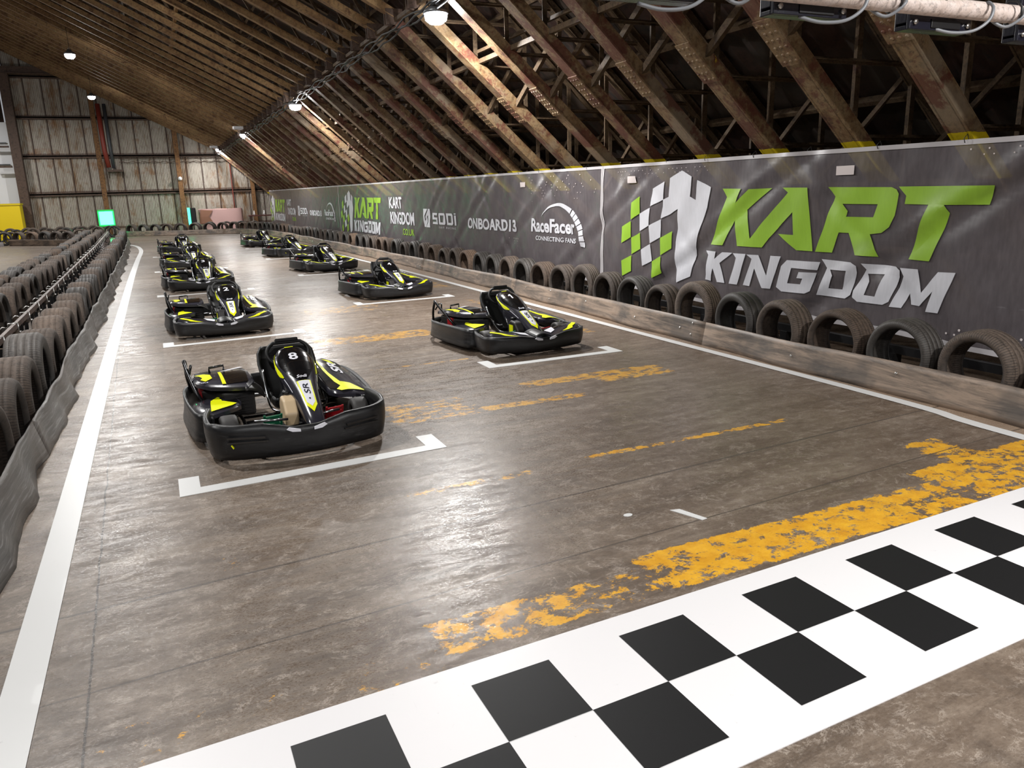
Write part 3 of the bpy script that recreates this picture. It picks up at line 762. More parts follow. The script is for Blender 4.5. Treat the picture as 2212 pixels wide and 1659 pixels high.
# ------------------------------------------------------------------ floor markings
def flat(name, polys, mat, label, cat, z=0.004, group=None):
    m = MB()
    for p in polys:
        n = len(p); m.add([(x, y, z) for x, y in p]+[(x, y, 0.0005) for x, y in p], [tuple(range(n))]+[(i, (i+1) % n, n+(i+1) % n, n+i) for i in range(n)])
    o = m.build(name, mat); tag(o, label, cat, group); return o
def start_line():
    # cell corners measured on the floor; rows are very slightly skewed
    def cp(i, j):  # i along, j across (+ away)
        y0 = 2.155 + i*0.0155; x0 = 0.915 + i*0.3525
        return (x0 + j*(-0.002), y0 + j*0.36 + (0.0 if j > 0 else 0.0))
    def far(x): return 2.62 + 0.0375*(x+0.15)
    def near(x): return 1.70 + 0.035*(x-1.59) - 0.0
    x0, x1 = -0.62, 6.3
    root = empty('start_line', (0, 0, 0))
    m = MB(); z = 0.004
    P = [(x0, near(x0)), (x1, near(x1)), (x1, far(x1)), (x0, far(x0))]
    m.add([(x, y, z) for x, y in P]+[(x, y, 0) for x, y in P], [(0,1,2,3),(0,4,5,1),(1,5,6,2),(2,6,7,3),(3,7,4,0)])
    m.build('white_band', M['start_white'], root)
    m = MB()
    for i in range(-4, 15):
        j = 0 if i % 2 == 0 else -1
        q = [cp(i, j), cp(i+1, j), cp(i+1, j+1), cp(i, j+1)]
        if max(p[0] for p in q) > x1 or min(p[0] for p in q) < x0: continue
        m.add([(x, y, 0.0055) for x, y in q], [(0,1,2,3)])
    m.build('black_squares', M['start_black'], root)
    tag(root, 'chequered black and white start line across the foreground', 'start line')
start_line()
def lines():
    ly = [3.2]; 
    L = [(-0.795, -6), (-0.795, 3.3), (-0.80, 9), (-0.785, 18), (-0.765, 24.0), (-0.71, 30), (-0.66, 33.8), (-0.70, 36.0), (-0.84, 38.3), (-1.1, 40.0), (-1.4, 41.2)]
    c = catmull([(x, y, 0) for x, y in L], 6); w_ = 0.15
    W = []
    for i, p in enumerate(c):
        t = (c[min(i+1, len(c)-1)]-c[max(i-1, 0)]).normalized(); n = Vector((t.y, -t.x, 0)); W.append((p, n, w_*(1.0 if i < 40 else 1.0)))
    m = MB(); v = []; f = []
    for p, n, a in W: v += [p+Vector((0,0,0.004)), p+n*a+Vector((0,0,0.004))]
    for i in range(len(W)-1): f.append((2*i, 2*i+1, 2*i+3, 2*i+2))
    m.add(v, f); tag(m.build('lane_line', M['white_line']), 'white painted lane line beside the left tyre barrier', 'painted line')
    Rt = [(5.72, -2), (5.72, 3.38), (5.80, 4.64), (5.76, 9.05), (5.72, 18.3), (5.60, 24), (5.52, 27.0), (5.30, 33)]
    c = catmull([(x, y, 0) for x, y in Rt], 6); m = MB(); v = []; f = []
    for p in c: v += [(p.x-0.06, p.y, 0.004), (p.x+0.06, p.y, 0.004)]
    for i in range(len(c)-1): f.append((2*i, 2*i+1, 2*i+3, 2*i+2))
    m.add(v, f); tag(m.build('lane_line', M['white_line']), 'white painted lane line beside the right tyre barrier', 'painted line')
    grid = [(-0.07, 1.84, 5.26, 5.36, 'in front of kart number 8'), (-0.09, 1.82, 11.17, 11.28, 'in front of kart number 2'), (-0.12, 1.83, 17.36, 17.50, 'in front of kart number 3'), (-0.14, 1.80, 23.60, 23.70, 'in front of kart number 7'), (-0.17, 1.75, 30.2, 30.3, 'in front of kart number 10'),
            (3.19, 4.93, 7.70, 7.70, 'in front of kart number 1'), (3.14, 5.03, 13.65, 13.72, 'in front of kart number 4'), (3.16, 5.0, 19.80, 19.88, 'in front of kart number 6'), (3.18, 5.0, 26.10, 26.16, 'in front of the bare-bumper kart on the right'), (3.2, 4.9, 32.4, 32.45, 'in front of the farthest right-hand kart')]
    for a, b, ya, yb, s in grid:
        r = 0.135; tw = 0.12; hk = 0.37
        sl = (yb-ya)/(b-a); Y = lambda x: ya+sl*(x-a)
        P = [(a, Y(a)), (b, Y(b)), (b, Y(b)+hk), (b-r, Y(b)+hk), (b-r, Y(b-r)+tw), (a+r, Y(a+r)+tw), (a+r, Y(a)+hk), (a, Y(a)+hk)]
        flat('grid_bracket', [P], M['white_line'], 'white bracket on the floor %s' % s, 'grid marking', group='grid brackets on the track')
lines()
flat('paint_blob', [[(2.36+0.03*math.cos(a*0.7), 3.62+0.02*math.sin(a*0.7)) for a in range(9)]], M['white_line'], 'tiny round white paint blob between the two floor joints', 'paint mark')
flat('paint_dash', [[(2.62, 3.56), (2.68, 3.545), (2.74, 3.36), (2.70, 3.355)]], M['white_line'], 'short thin white paint dash near the second floor joint', 'paint mark')

# ------------------------------------------------------------------ barriers: boards
RB = [(5.93, -1.5, 0), (5.92, 3.0, 0), (5.93, 7.6, 0), (6.0, 11, 0), (6.06, 14, 0), (6.15, 19.5, 0), (6.08, 24.5, 0), (6.0, 28.1, 0), (5.9, 32.3, 0), (5.84, 37, 0), (5.62, 41.5, 0), (5.2, 45, 0), (4.5, 47.2, 0), (3.45, 48.4, 0), (2.1, 49.0, 0), (0.3, 49.7, 0), (-1.7, 51.3, 0)]
def board(name, path, h, mat, lean, wob, label, seg_from, seg_to, out, bolts=True, seed=1, cat='barrier board', group=None, thick=0.014):
    r = random.Random(seed); root = empty(name, path[seg_from]); L = path[seg_from]
    pts = path[seg_from:seg_to+1]; m = MB(); v = []; f = []; K = 6
    acc = 0.0; accs = []
    for i in range(seg_from): acc += (path[i+1]-path[i]).length
    base = acc
    nrm = []
    for i, p in enumerate(pts):
        a = pts[max(i-1, 0)]; b = pts[min(i+1, len(pts)-1)]; t = (b-a).normalized(); nrm.append(Vector((t.y, -t.x, 0))*out)
        if i: acc += (p-pts[i-1]).length
        accs.append(acc)
    def P(i, k, o_):
        s = accs[i]+(5.0 if out > 0 else 0.0); z = h*k/K
        wv = wob*(math.sin(s*1.9)+0.6*math.sin(s*4.3+1)+(0.55*math.sin(s*6.3+2.2*k/K)+0.28*math.sin(s*12.1-1.5*k/K) if out < 0 else 0))*((1-0.3*k/K) if out > 0 else (1.15-0.75*k/K))
        zt_ = 0.012*math.sin(s*1.3)+(0.012*math.sin(s*3.1) if out < 0 else 0)
        q = pts[i]-L + nrm[i]*(lean*k/K + wv + o_); q.z = z + (zt_*k/K)
        return q
    n = len(pts)
    for o_ in (0, thick):
        for i in range(n):
            for k in range(K+1): v.append(P(i, k, o_))
    A = n*(K+1)
    for i in range(n-1):
        for k in range(K):
            a = i*(K+1)+k
            f.append((a, a+K+1, a+K+2, a+1)); f.append((A+a, A+a+1, A+a+K+2, A+a+K+1))
        f.append((i*(K+1)+K, (i+1)*(K+1)+K, A+(i+1)*(K+1)+K, A+i*(K+1)+K)); f.append((i*(K+1), A+i*(K+1), A+(i+1)*(K+1), (i+1)*(K+1)))
    for i in (0, n-1):
        for k in range(K):
            a = i*(K+1)+k; f.append((a, a+1, A+a+1, A+a))
    m.add(v, f, 0, True); m.build('panel', mat, root)
    if bolts:
        nx = base+0.3
        for i in range(n-1):
            if accs[i] >= nx or i == 0:
                for kk in ((2, 5) if i == 0 or r.random() < 0.25 else (r.choice((3, 4)),)):
                    p = P(max(i, 1) if i == 0 else i, kk, -0.004)
                    b = MB(); d = -nrm[i]
                    s = Vector((-d.y, d.x, 0)); u = Vector((0,0,1)); vv = []
                    for q in range(8): vv.append(p+(s*math.cos(q*math.pi/4)+u*math.sin(q*math.pi/4))*0.014)
                    for q in range(8): vv.append(p+d*0.010+(s*math.cos(q*math.pi/4)+u*math.sin(q*math.pi/4))*0.007)
                    b.add(vv, [(q, (q+1) % 8, 8+(q+1) % 8, 8+q) for q in range(8)]+[tuple(range(8, 16))], 0, True); b.build('bolt', M['steel'], root)
                if i: nx = accs[i]+0.9+r.random()*0.8
    tag(root, label, cat, group); return root
RBc = []
for p in catmull(RB, 12): RBc.append(p)
def split_by_len(path, L):
    out = [0]; acc = 0
    for i in range(1, len(path)):
        acc += (path[i]-path[i-1]).length
        if acc > L: out.append(i); acc = 0
    if out[-1] != len(path)-1: out.append(len(path)-1)
    return out
def resample(path, step):
    out = [path[0].copy()]; need = step; prev = path[0]
    for p in path[1:]:
        d = (p-prev).length
        while d >= need:
            prev = prev + (p-prev)*(need/d); out.append(prev.copy()); d = (p-prev).length; need = step
        need -= d; prev = p
    return out
RBr = resample(RBc, 0.25)
def rboards():
    marks = []
    ysplit = [-1.5, 7.45, 13.2, 19.0, 25.0, 31.0, 37.0, 43.0]
    idx = [min(range(len(RBr)), key=lambda i: abs(RBr[i].y-y) if RBr[i].x > 5 else 99) for y in ysplit] + [len(RBr)-1]
    # far run is cut at two more places
    far = idx[-2]; mid = far+(idx[-1]-far)//2
    idx = idx[:-1]+[mid, idx[-1]]
    names = ['nearest brown rubber board below the right-hand tyres, by the start line', 'second brown barrier board, starting at the dark upright joint below the KINGDOM lettering',
             'brown barrier board behind kart number 1', 'brown barrier board to the right of kart number 4', 'brown barrier board right of kart number 6', 'brown barrier board right of the bare-bumper kart',
             'brown barrier board from the kink behind the fourth right-hand kart', 'brown barrier board curving left at the far end of the hall', 'farthest brown barrier board below the row of tyres by the end wall']
    for n in range(len(idx)-1):
        board('barrier_board', RBr, 0.285, M['board'], 0.06, 0.022, names[n], idx[n], idx[n+1], 1, seed=n+1, group='brown boards of the right barrier')
rboards()
def lboards():
    P = resample([Vector((-0.955, y, 0)) for y in (-1, 45)], 0.16)
    P = [p for p in P if p.y < 42.0]
    for i, p in enumerate(P):
        k = max(0, p.y-25)/17; p.x -= 0.18*k*k
    cuts = [0]+[min(range(len(P)), key=lambda i: abs(P[i].y-y)) for y in (6.6, 13.0, 20.0, 28.0, 35.0)]+[len(P)-1]
    names = ['crumpled grey see-through plastic board at the left edge of the photo', 'crumpled grey plastic board beside kart number 8', 'wavy grey plastic board left of kart number 2', 'wavy grey plastic board left of kart number 3', 'wavy grey plastic board left of kart number 7', 'farthest grey plastic board where the white line turns']
    for n in range(len(cuts)-1):
        board('plastic_board', P, 0.32, M['clearboard'], 0.07, 0.024, names[n], cuts[n], cuts[n+1], -1, seed=20+n, bolts=False, group='grey plastic boards of the left barrier', thick=0.006)
lboards()
def xboard():
    P = resample([Vector((-6.6, 45.5, 0)), Vector((-3.6, 42.6, 0))], 0.25)
    board('barrier_board', P, 0.30, M['board'], 0.05, 0.004, 'dark barrier board across the left lane, in front of a row of tyres', 0, len(P)-1, 1, seed=40)
    P = resample([Vector((-9.6, 45.6, 0)), Vector((-6.7, 45.5, 0))], 0.25)
    board('barrier_board', P, 0.20, M['hem'], 0.04, 0.003, 'low pale board at the left edge beside the dark barrier board', 0, len(P)-1, 1, seed=41, bolts=False)
xboard()

# ------------------------------------------------------------------ tyres
def tyre_mesh(r, w_, rin, mat, grooves=4, name='tyre', thin=False):
    h = w_/2; P = []
    P += [(rin, -h*0.80), (rin+0.012, -h*0.90), (rin+(r-rin)*0.35, -h*1.06), (rin+(r-rin)*0.7, -h*1.02), (r-0.018, -h*0.90), (r-0.006, -h*0.78)]
    n = grooves
    for i in range(n):
        c = -h*0.62 + (h*1.24)*(i/(n-1) if n > 1 else 0.5)
        P += [(r-0.002 + 0.002*(1-abs(c/h)), c-0.005), (r-0.006, c-0.003), (r-0.006, c+0.003), (r-0.001, c+0.005)]
    P += [(r-0.006, h*0.78), (r-0.018, h*0.90), (rin+(r-rin)*0.7, h*1.02), (rin+(r-rin)*0.35, h*1.06), (rin+0.012, h*0.90), (rin, h*0.80)]
    P += [(rin+0.014, h*0.76), (rin+(r-rin)*0.6, h*0.88), (r-0.024, h*0.70), (r-0.022, -h*0.70), (rin+(r-rin)*0.6, -h*0.88), (rin+0.014, -h*0.76)]
    m = MB(); m.lathe(P, axis='x', n=44, closed=True)
    o = m.build(name, mat); return o
TY = [(0.335, 0.270, 0.240, 'tyre', 4), (0.340, 0.260, 0.235, 'tyre2', 3), (0.330, 0.285, 0.245, 'tyre3', 5), (0.335, 0.265, 0.245, 'tyre2', 4), (0.368, 0.225, 0.232, 'tyre', 5), (0.312, 0.245, 0.222, 'tyre', 3), (0.352, 0.285, 0.235, 'tyre', 4), (0.342, 0.305, 0.235, 'tyre', 5), (0.385, 0.290, 0.245, 'tyre2', 4)]
def tyres():
    protos = [tyre_mesh(r, w_, ri, M[mt], gr) for r, w_, ri, mt, gr in TY]
    used = set(); r = random.Random(11)
    def put(x, y, rz, kind, lab, grp, dz=0.0, lean=0.0):
        if kind in used: o = protos[kind].copy(); COL.objects.link(o)
        else: o = protos[kind]; used.add(kind)
        o.location = (x, y, TY[kind][0]-0.004+dz); o.rotation_euler = (r.random()*6.28, lean, rz)
        o.rotation_mode = 'XYZ'
        # spin about own axle first, then turn to face
        o.matrix_basis = Matrix.Translation(o.location) @ Matrix.Rotation(rz, 4, 'Z') @ Matrix.Rotation(lean, 4, 'Y') @ Matrix.Rotation(r.random()*6.28, 4, 'X')
        tag(o, lab, 'tyre', grp); return o
    # right barrier: standing in line behind the board, openings toward the track
    ys = [3.05, 3.82, 4.60, 5.37, 6.17, 6.96, 7.70, 8.52, 9.32, 10.08, 10.84, 11.60, 12.46, 13.30, 14.05, 14.82, 15.6, 16.4, 17.25, 18.0, 18.85, 19.65, 20.5, 21.3, 22.1, 22.95, 23.75, 24.5, 25.4, 26.2, 27.0, 27.9, 28.75, 29.65, 30.5, 31.3, 32.1, 32.9, 33.7, 34.5, 35.3, 36.1, 36.9, 37.7, 38.5, 39.3]
    ys = [(q*(0.965 if q < 16 else 0.965+(q-16)*0.0015) if q < 39 else q)-0.32 for q in ys]
    kinds = [2, 5, 0, 3, 2, 0, 1, 4, 5, 3, 0, 4, 0, 2, 1, 0, 3, 3, 2, 0, 5]
    special = {2: 'worn black tyre with a whitish rim at the right edge', 3: 'smooth dark grey tyre in the right barrier, second from the right edge', 4: 'wide brown tyre in the right barrier, third from the right edge, below letter M', 5: 'brown tyre in the right barrier below the double O of KINGDOM', 6: 'grey black tyre in the right barrier below the letter G', 7: 'tall knobbly brown tyre in the right barrier below the K of KINGDOM', 8: 'small low brown tyre left of the tall knobbly one', 9: 'dark grey tyre below the green chequers of the shield logo', 10: 'dark brown tyre at the seam between the near and middle banners', 11: 'taller brown tyre just left of the banner seam', 13: 'rust-brown slanted-groove tyre below the CONNECTING FANS print'}
    def off(y):
        i = min(range(len(RBr)), key=lambda i: abs(RBr[i].y-y)+ (9 if RBr[i].x < 5.0 else 0))
        return RBr[i].x
    for i, y in enumerate(ys):
        kd = kinds[i] if i < len(kinds) else r.choice((0, 2, 1, 0, 3, 5))
        x = off(y)+0.10+TY[kd][1]/2+0.03+r.uniform(0, 0.025)
        lab = special.get(i)
        if not lab:
            if i < 2: lab = 'worn tyre in the right barrier beside the start line, %s one' % ('nearest' if i == 0 else 'second nearest')
            else:
                nm = 'RACEFACER print' if y < 14.5 else 'ONBOARD13 print' if y < 18 else 'SODI print' if y < 21.4 else 'CO.UK print' if y < 25 else 'middle shield logo' if y < 31.3 else 'far banner'
                st = 11.9 if y < 14.5 else 14.5 if y < 18 else 18 if y < 21.4 else 21.4 if y < 25 else 25 if y < 31.3 else 31.3
                cnt = len([q for q in ys if st <= q <= y])
                lab = '%s tyre in the right barrier below the %s, %s from right' % (['dusty brown', 'grey black', 'pale brown', 'grey', 'brown', 'low brown'][kd], nm, ordinal(max(cnt, 1)))
        put(x, y, r.uniform(-0.05, 0.05), kd, lab, 'tyres of the right barrier')
    # the curve and the far side
    far = [p for p in resample([q for q in RBc if (q.y > 40.4 or q.x < 5.0)], 0.12)]
    fk = 0
    for i, p in enumerate(far):
        a = far[max(i-1, 0)]; b = far[min(i+1, len(far)-1)]; t = (b-a).normalized(); n = Vector((t.y, -t.x, 0))
        if n.y < 0 and n.x < 0: n = -n
        kd = r.choice((0, 2, 7, 3, 7)); q = p + n*(0.24+TY[kd][1]/2)
        if i and (q-lastq).length < 0.735: continue
        lastq = q; fk += 1
        put(q.x, q.y, math.atan2(n.y, n.x), kd, 'tyre behind the far curved board, %s counting from the right banner' % ordinal(fk), 'tyres of the far barrier')
    # second row behind, seen between them
    k = 0
    for x, y in ((1.4, 50.7), (0.55, 51.0), (2.3, 50.6), (3.1, 50.4), (4.0, 50.1), (4.8, 49.7), (5.5, 49.1)):
        k += 1; put(x, y, R(90)+r.uniform(-0.3, 0.3), r.choice((0, 1, 4)), 'tyre in the back row by the end wall, %s from the left' % ordinal([2,1,3,4,5,6,7][k-1]), 'back row tyres at the far end')
    # left barrier, track side column
    y = 3.1; i = 0
    while y < 41.6:
        kd = [6, 6, 7, 6, 7, 6, 8, 7, 6, 7, 0][i % 11] if i < 11 else r.choice((6, 7, 1, 6, 3))
        kk = max(0, y-25)/17
        i += 1
        if y < 6.7: lab = 'dusty tyre low at the left edge, track-side row, %s from the front' % ordinal(i)
        else: lab = 'dusty tyre in the track-side row of the left barrier, %s from the front' % ordinal(i)
        if i == 5: lab = 'tall dusty tyre with straight grooves, fifth in the left track-side row'
        put(-1.09-0.18*kk*kk-TY[kd][1]/2+0.02, y, r.uniform(-0.06, 0.06), kd, lab, 'tyres of the left barrier, track side'); y += r.uniform(0.80, 0.92)
    y = 7.6; i = 0
    while y < 43.5:
        kd = r.choice((6, 7, 0, 1, 7, 3)); i += 1
        put(-2.27+r.uniform(-0.03, 0.03)-max(0, y-28)*0.012, y, r.uniform(-0.1, 0.1), kd, 'dusty tyre in the middle row beyond the left rail, %s from the front' % ordinal(i), 'tyres of the left barrier, middle row'); y += r.uniform(0.80, 0.90)
    y = 14.6; i = 0
    while y < 44.5:
        kd = r.choice((0, 2, 1, 3, 0)); i += 1
        put(-2.72+r.uniform(-0.04, 0.04)-max(0, y-28)*0.02, y, r.uniform(-0.12, 0.12), kd, 'dusty tyre in the outermost left row, %s from the front' % ordinal(i), 'tyres of the left barrier, outer row'); y += r.uniform(0.84, 0.94)
    # cross row facing the camera
    a = Vector((-9.0, 46.2, 0)); b = Vector((-3.5, 43.35, 0)); pts = [Vector((-9.2, 46.0, 0)), Vector((-8.45, 46.0, 0)), Vector((-7.65, 46.0, 0)), Vector((-6.85, 46.0, 0)), Vector((-6.15, 45.55, 0)), Vector((-5.5, 44.95, 0)), Vector((-4.9, 44.35, 0)), Vector((-4.35, 43.8, 0)), Vector((-3.8, 43.3, 0))]
    for i, p in enumerate(pts):
        put(p.x, p.y, R(90) if i < 4 else R(50), r.choice((0, 1, 2)), 'tyre of the cross row in the left lane, %s from the left' % ordinal(i+1), 'tyres across the left lane')
    for i in range(8):
        put(-9.0+i*0.78, 46.7-0.03*i, R(90), r.choice((0, 2)), 'tyre directly behind the cross row in the left lane, %s from the left' % ordinal(i+1), 'second row across the left lane')
    for i in range(10):
        put(-9.3+i*0.80, 50.4, R(90)+r.uniform(-0.2, 0.2), r.choice((1, 4, 0)), 'thin tyre standing before the yellow box and end wall, %s from left' % ordinal(i+1), 'tyres before the end wall')
    for i in range(9):
        put(-8.9+i*0.82, 51.0, R(90)+r.uniform(-0.2, 0.2), r.choice((4, 1)), 'tyre leaning nearest the end wall on the left, %s from the left' % ordinal(i+1), 'hindmost tyres on the left')
    for i, p in enumerate([(-1.75, 43.6), (-1.35, 44.4), (-0.95, 45.1)]):
        pass
tyres()

# ------------------------------------------------------------------ steel rails with chains
def shackle(m, c, s=1.0):
    c = Vector(c)
    m.tube([c+Vector((s*0.03*math.cos(a), 0.0, s*0.045*math.sin(a))) for a in [i*math.pi/6 for i in range(12)]], 0.006*s, 5, closed=True)
def rails():
    segs = [(7.2, 13.98), (14.0, 20.98), (21.0, 27.98), (28.0, 35.48), (35.5, 42.0)]
    X = lambda y: -1.56-0.0102*(y-9) if y < 30 else -1.775-0.02*(y-30)
    for n, (a, b) in enumerate(segs):
        root = empty('guard_rail', (X(a), a, 0))
        m = MB(); m.bar((0, 0, 0.585), (X(b)-X(a), b-a, 0.585), 0.038, 0.06); m.build('rail', M['railsteel'], root)
        m = MB(); m.bar((0, 0, 0.16), (X(b)-X(a), b-a, 0.16), 0.09, 0.16); m.build('shade_filler_beam', M['blacksteel'], root)  # dark beam added to stand for shade and clutter in the gap
        y = a+0.4; k = 0
        while y < b-0.2:
            x = X(y)-X(a)
            m = MB(); m.box((x-0.022, y-a-0.022, 0), (x+0.022, y-a+0.022, 0.55)); m.build('post', M['blacksteel'], root)
            for sg in (-1, 1):
                m = MB(); m.bar((x, y-a+0.45, 0.50), (x+sg*0.03, y-a+0.08, 0.2), 0.03, 0.03); m.build('strut', M['blacksteel'], root)  # struts added along with the beam to darken the gap
            m = MB(); m.bar((x+0.02, y-a, 0.42), (x+0.13, y-a-0.05, 0.36), 0.03, 0.03); m.build('strut', M['railsteel'], root)
            yy = y+0.45-a
            m = MB(); x2 = X(y+0.45)-X(a)
            m.tube([(x2-0.05, yy, 0.56), (x2-0.045, yy, 0.632), (x2+0.045, yy+0.01, 0.632), (x2+0.05, yy+0.01, 0.54), (x2+0.02, yy+0.01, 0.50)], 0.009, 6)
            m.tube([(x2-0.05, yy, 0.58), (x2-0.10, yy-0.02, 0.60), (x2-0.14, yy-0.03, 0.57)], 0.007, 5)
            m.lathe([(0, -0.012), (0.016, -0.012), (0.016, 0.012), (0, 0.012)], (x2+0.06, yy+0.01, 0.53), 'x', 6)
            m.build('shackle', M['steel'], root)
            y += 1.0; k += 1
        tag(root, 'worn brown steel rail between the left tyre rows, %s length from the front' % ordinal(n+1), 'guard rail', 'rail lengths in the left barrier')
    segs = [(2.0, 8.0), (8.0, 14.0), (14.0, 21.0), (21.0, 28.0), (28.0, 35.0)]
    for n, (a, b) in enumerate(segs):
        root = empty('guard_rail', (6.68, a+0.02, 0))
        m = MB(); m.box((-0.035, 0, 0.20), (0.035, b-a, 0.28)); m.build('rail', M['blacksteel'], root)
        y = 0.35
        while y < b-a:
            m = MB(); m.box((-0.05, y-0.05, 0), (0.05, y+0.05, 0.20)); m.build('foot', M['blacksteel'], root); y += 1.5
        y = 1.1
        while y < b-a:
            m = MB()
            for i in range(4):
                c = Vector((-0.06-0.012*i, y+0.015*i, 0.27-0.045*i))
                ax = Vector((1, 0.3, 0)) if i % 2 else Vector((0.2, 1, 0)); ax.normalize()
                m.tube([c+ax*0.014*math.cos(t*math.pi/4)+Vector((0,0,0.028*math.sin(t*math.pi/4))) for t in range(8)], 0.005, 4, closed=True)
            m.build('chain', M['steel'], root); y += 2.35
        tag(root, 'black box rail behind the right-hand tyres, %s length from the right edge' % ordinal(n+1), 'guard rail', 'rail lengths in the right barrier')
rails()

# ------------------------------------------------------------------ banners
LG = {
'KA': [[[8.27,1.855],[7.875,1.849],[7.964,1.676],[7.711,1.842],[7.348,1.848],[7.774,1.592],[7.664,1.238],[7.073,1.794],[7.16,1.851],[6.765,1.845],[6.665,1.137],[6.899,1.137],[7.187,1.316],[6.949,1.311],[6.989,1.572],[7.45,1.142],[7.923,1.135],[8.015,1.453],[8.202,1.131],[8.464,1.129],[8.181,1.748]]] ,
'R': [[[6.497,1.845],[5.682,1.831],[5.612,1.807],[5.583,1.765],[5.618,1.55],[5.674,1.435],[5.76,1.374],[5.901,1.356],[5.782,1.128],[6.051,1.131],[6.175,1.36],[6.292,1.362],[6.384,1.138],[6.627,1.135],[6.402,1.742]],[[6.277,1.667],[5.837,1.662],[5.883,1.53],[6.23,1.53],[6.205,1.591]]] ,
'T': [[[5.586,1.835],[4.594,1.829],[4.634,1.661],[5.047,1.66],[4.991,1.585],[5.161,1.126],[5.408,1.128],[5.231,1.66],[5.508,1.666],[5.491,1.745]]] ,
'k': [[[8.556,1.044],[8.319,1.044],[8.346,0.942],[8.196,1.041],[8.006,1.044],[8.235,0.897],[8.107,0.645],[8.276,0.642],[8.375,0.82],[8.423,0.642],[8.565,0.65],[8.487,0.99]]] ,
'i': [[[7.995,1.04],[7.742,1.045],[7.873,0.646],[8.017,0.646],[7.921,0.984]]] ,
'n': [[[7.727,1.04],[7.503,1.046],[7.343,0.807],[7.282,1.052],[7.113,1.054],[7.282,0.648],[7.424,0.644],[7.584,0.875],[7.655,0.645],[7.773,0.649],[7.63,0.991]]] ,
'g': [[[7.027,1.015],[6.555,1.021],[6.591,0.926],[6.959,0.927],[7.005,0.743],[6.803,0.748],[6.779,0.816],[6.867,0.815],[6.843,0.887],[6.595,0.897],[6.66,0.681],[6.725,0.648],[7.095,0.636],[7.185,0.681],[7.106,0.939]]] ,
'd': [[[6.536,1.056],[6.088,1.053],[6.019,1.018],[6.018,0.947],[6.094,0.698],[6.17,0.649],[6.589,0.645],[6.452,0.962]],[[6.397,0.949],[6.145,0.956],[6.221,0.742],[6.404,0.74],[6.349,0.887]]] ,
'o': [[[5.96,1.049],[5.552,1.044],[5.492,1.011],[5.489,0.944],[5.576,0.684],[5.645,0.645],[5.988,0.637],[6.065,0.676],[6.058,0.75],[5.906,0.987]],[[5.892,0.944],[5.681,0.955],[5.755,0.718],[5.902,0.718],[5.859,0.865]]] ,
'm': [[[5.49,1.037],[5.285,1.038],[5.219,0.814],[5.042,1.032],[4.851,1.041],[5.009,0.638],[5.149,0.634],[5.083,0.842],[5.228,0.679],[5.33,0.682],[5.359,0.791],[5.432,0.636],[5.567,0.634],[5.438,0.956]]] ,
'green': [[[10.368,1.678],[10.103,1.772],[10.129,1.517],[10.382,1.418]],[[10.631,1.306],[10.381,1.4],[10.377,1.151],[10.619,1.053]],[[10.366,1.145],[10.129,1.231],[10.118,0.983],[10.362,0.887]],[[10.625,0.772],[10.362,0.872],[10.351,0.626],[10.613,0.526]],[[9.612,1.169],[9.34,1.275],[9.346,1.029],[9.594,0.916]],[[9.833,0.808],[9.588,0.905],[9.566,0.655],[9.81,0.561]]] ,
'white': [[[9.821,1.879],[9.515,1.976],[9.559,1.721],[9.854,1.625]],[[10.135,1.513],[9.858,1.605],[9.875,1.344],[10.134,1.251]],[[9.875,1.342],[9.6,1.441],[9.606,1.179],[9.869,1.081]],[[10.103,0.974],[9.864,1.07],[9.833,0.816],[10.087,0.724]],[[9.385,2.019],[9.116,2.114],[8.893,2.026],[8.93,1.761],[8.819,1.713],[8.781,1.977],[8.515,1.878],[8.55,1.616],[8.636,1.418],[8.79,1.074],[8.857,0.822],[8.912,0.658],[9.204,0.549],[9.251,0.799],[9.259,1.128],[9.212,1.59],[9.604,1.45],[9.564,1.719],[9.428,1.759]]] ,
}
BX = 6.8
def btop(y): return 2.235 + 0.0034*(y-4.3)
def wr(y, z):
    a = 0.020*math.sin(2.1*y+1.3*z) + 0.010*math.sin(5.3*y-3.1*z+1) + 0.006*math.sin(11.0*y+7.0*z) + 0.004*math.sin(17.0*y-13.0*z)*math.sin(3.0*z+y)
    # diagonal tension folds
    k = (y*0.9+z*1.5) % 2.7
    a += 0.024*math.exp(-((k-1.3)/0.15)**2) - 0.020*math.exp(-((k-1.62)/0.15)**2)
    k = (y*1.1-z*1.2+0.5) % 3.6
    a += 0.022*math.exp(-((k-1.9)/0.14)**2)
    k = (y+0.12*z) % 4.45
    a += 0.018*math.exp(-((k-2.2)/0.11)**2)
    return a*(1.0 if y < 10 else max(0.35, 1.0-(y-10)*0.035))
def bpt(off=0.0): return lambda y, z: (BX+wr(y, z)-off, y, z)
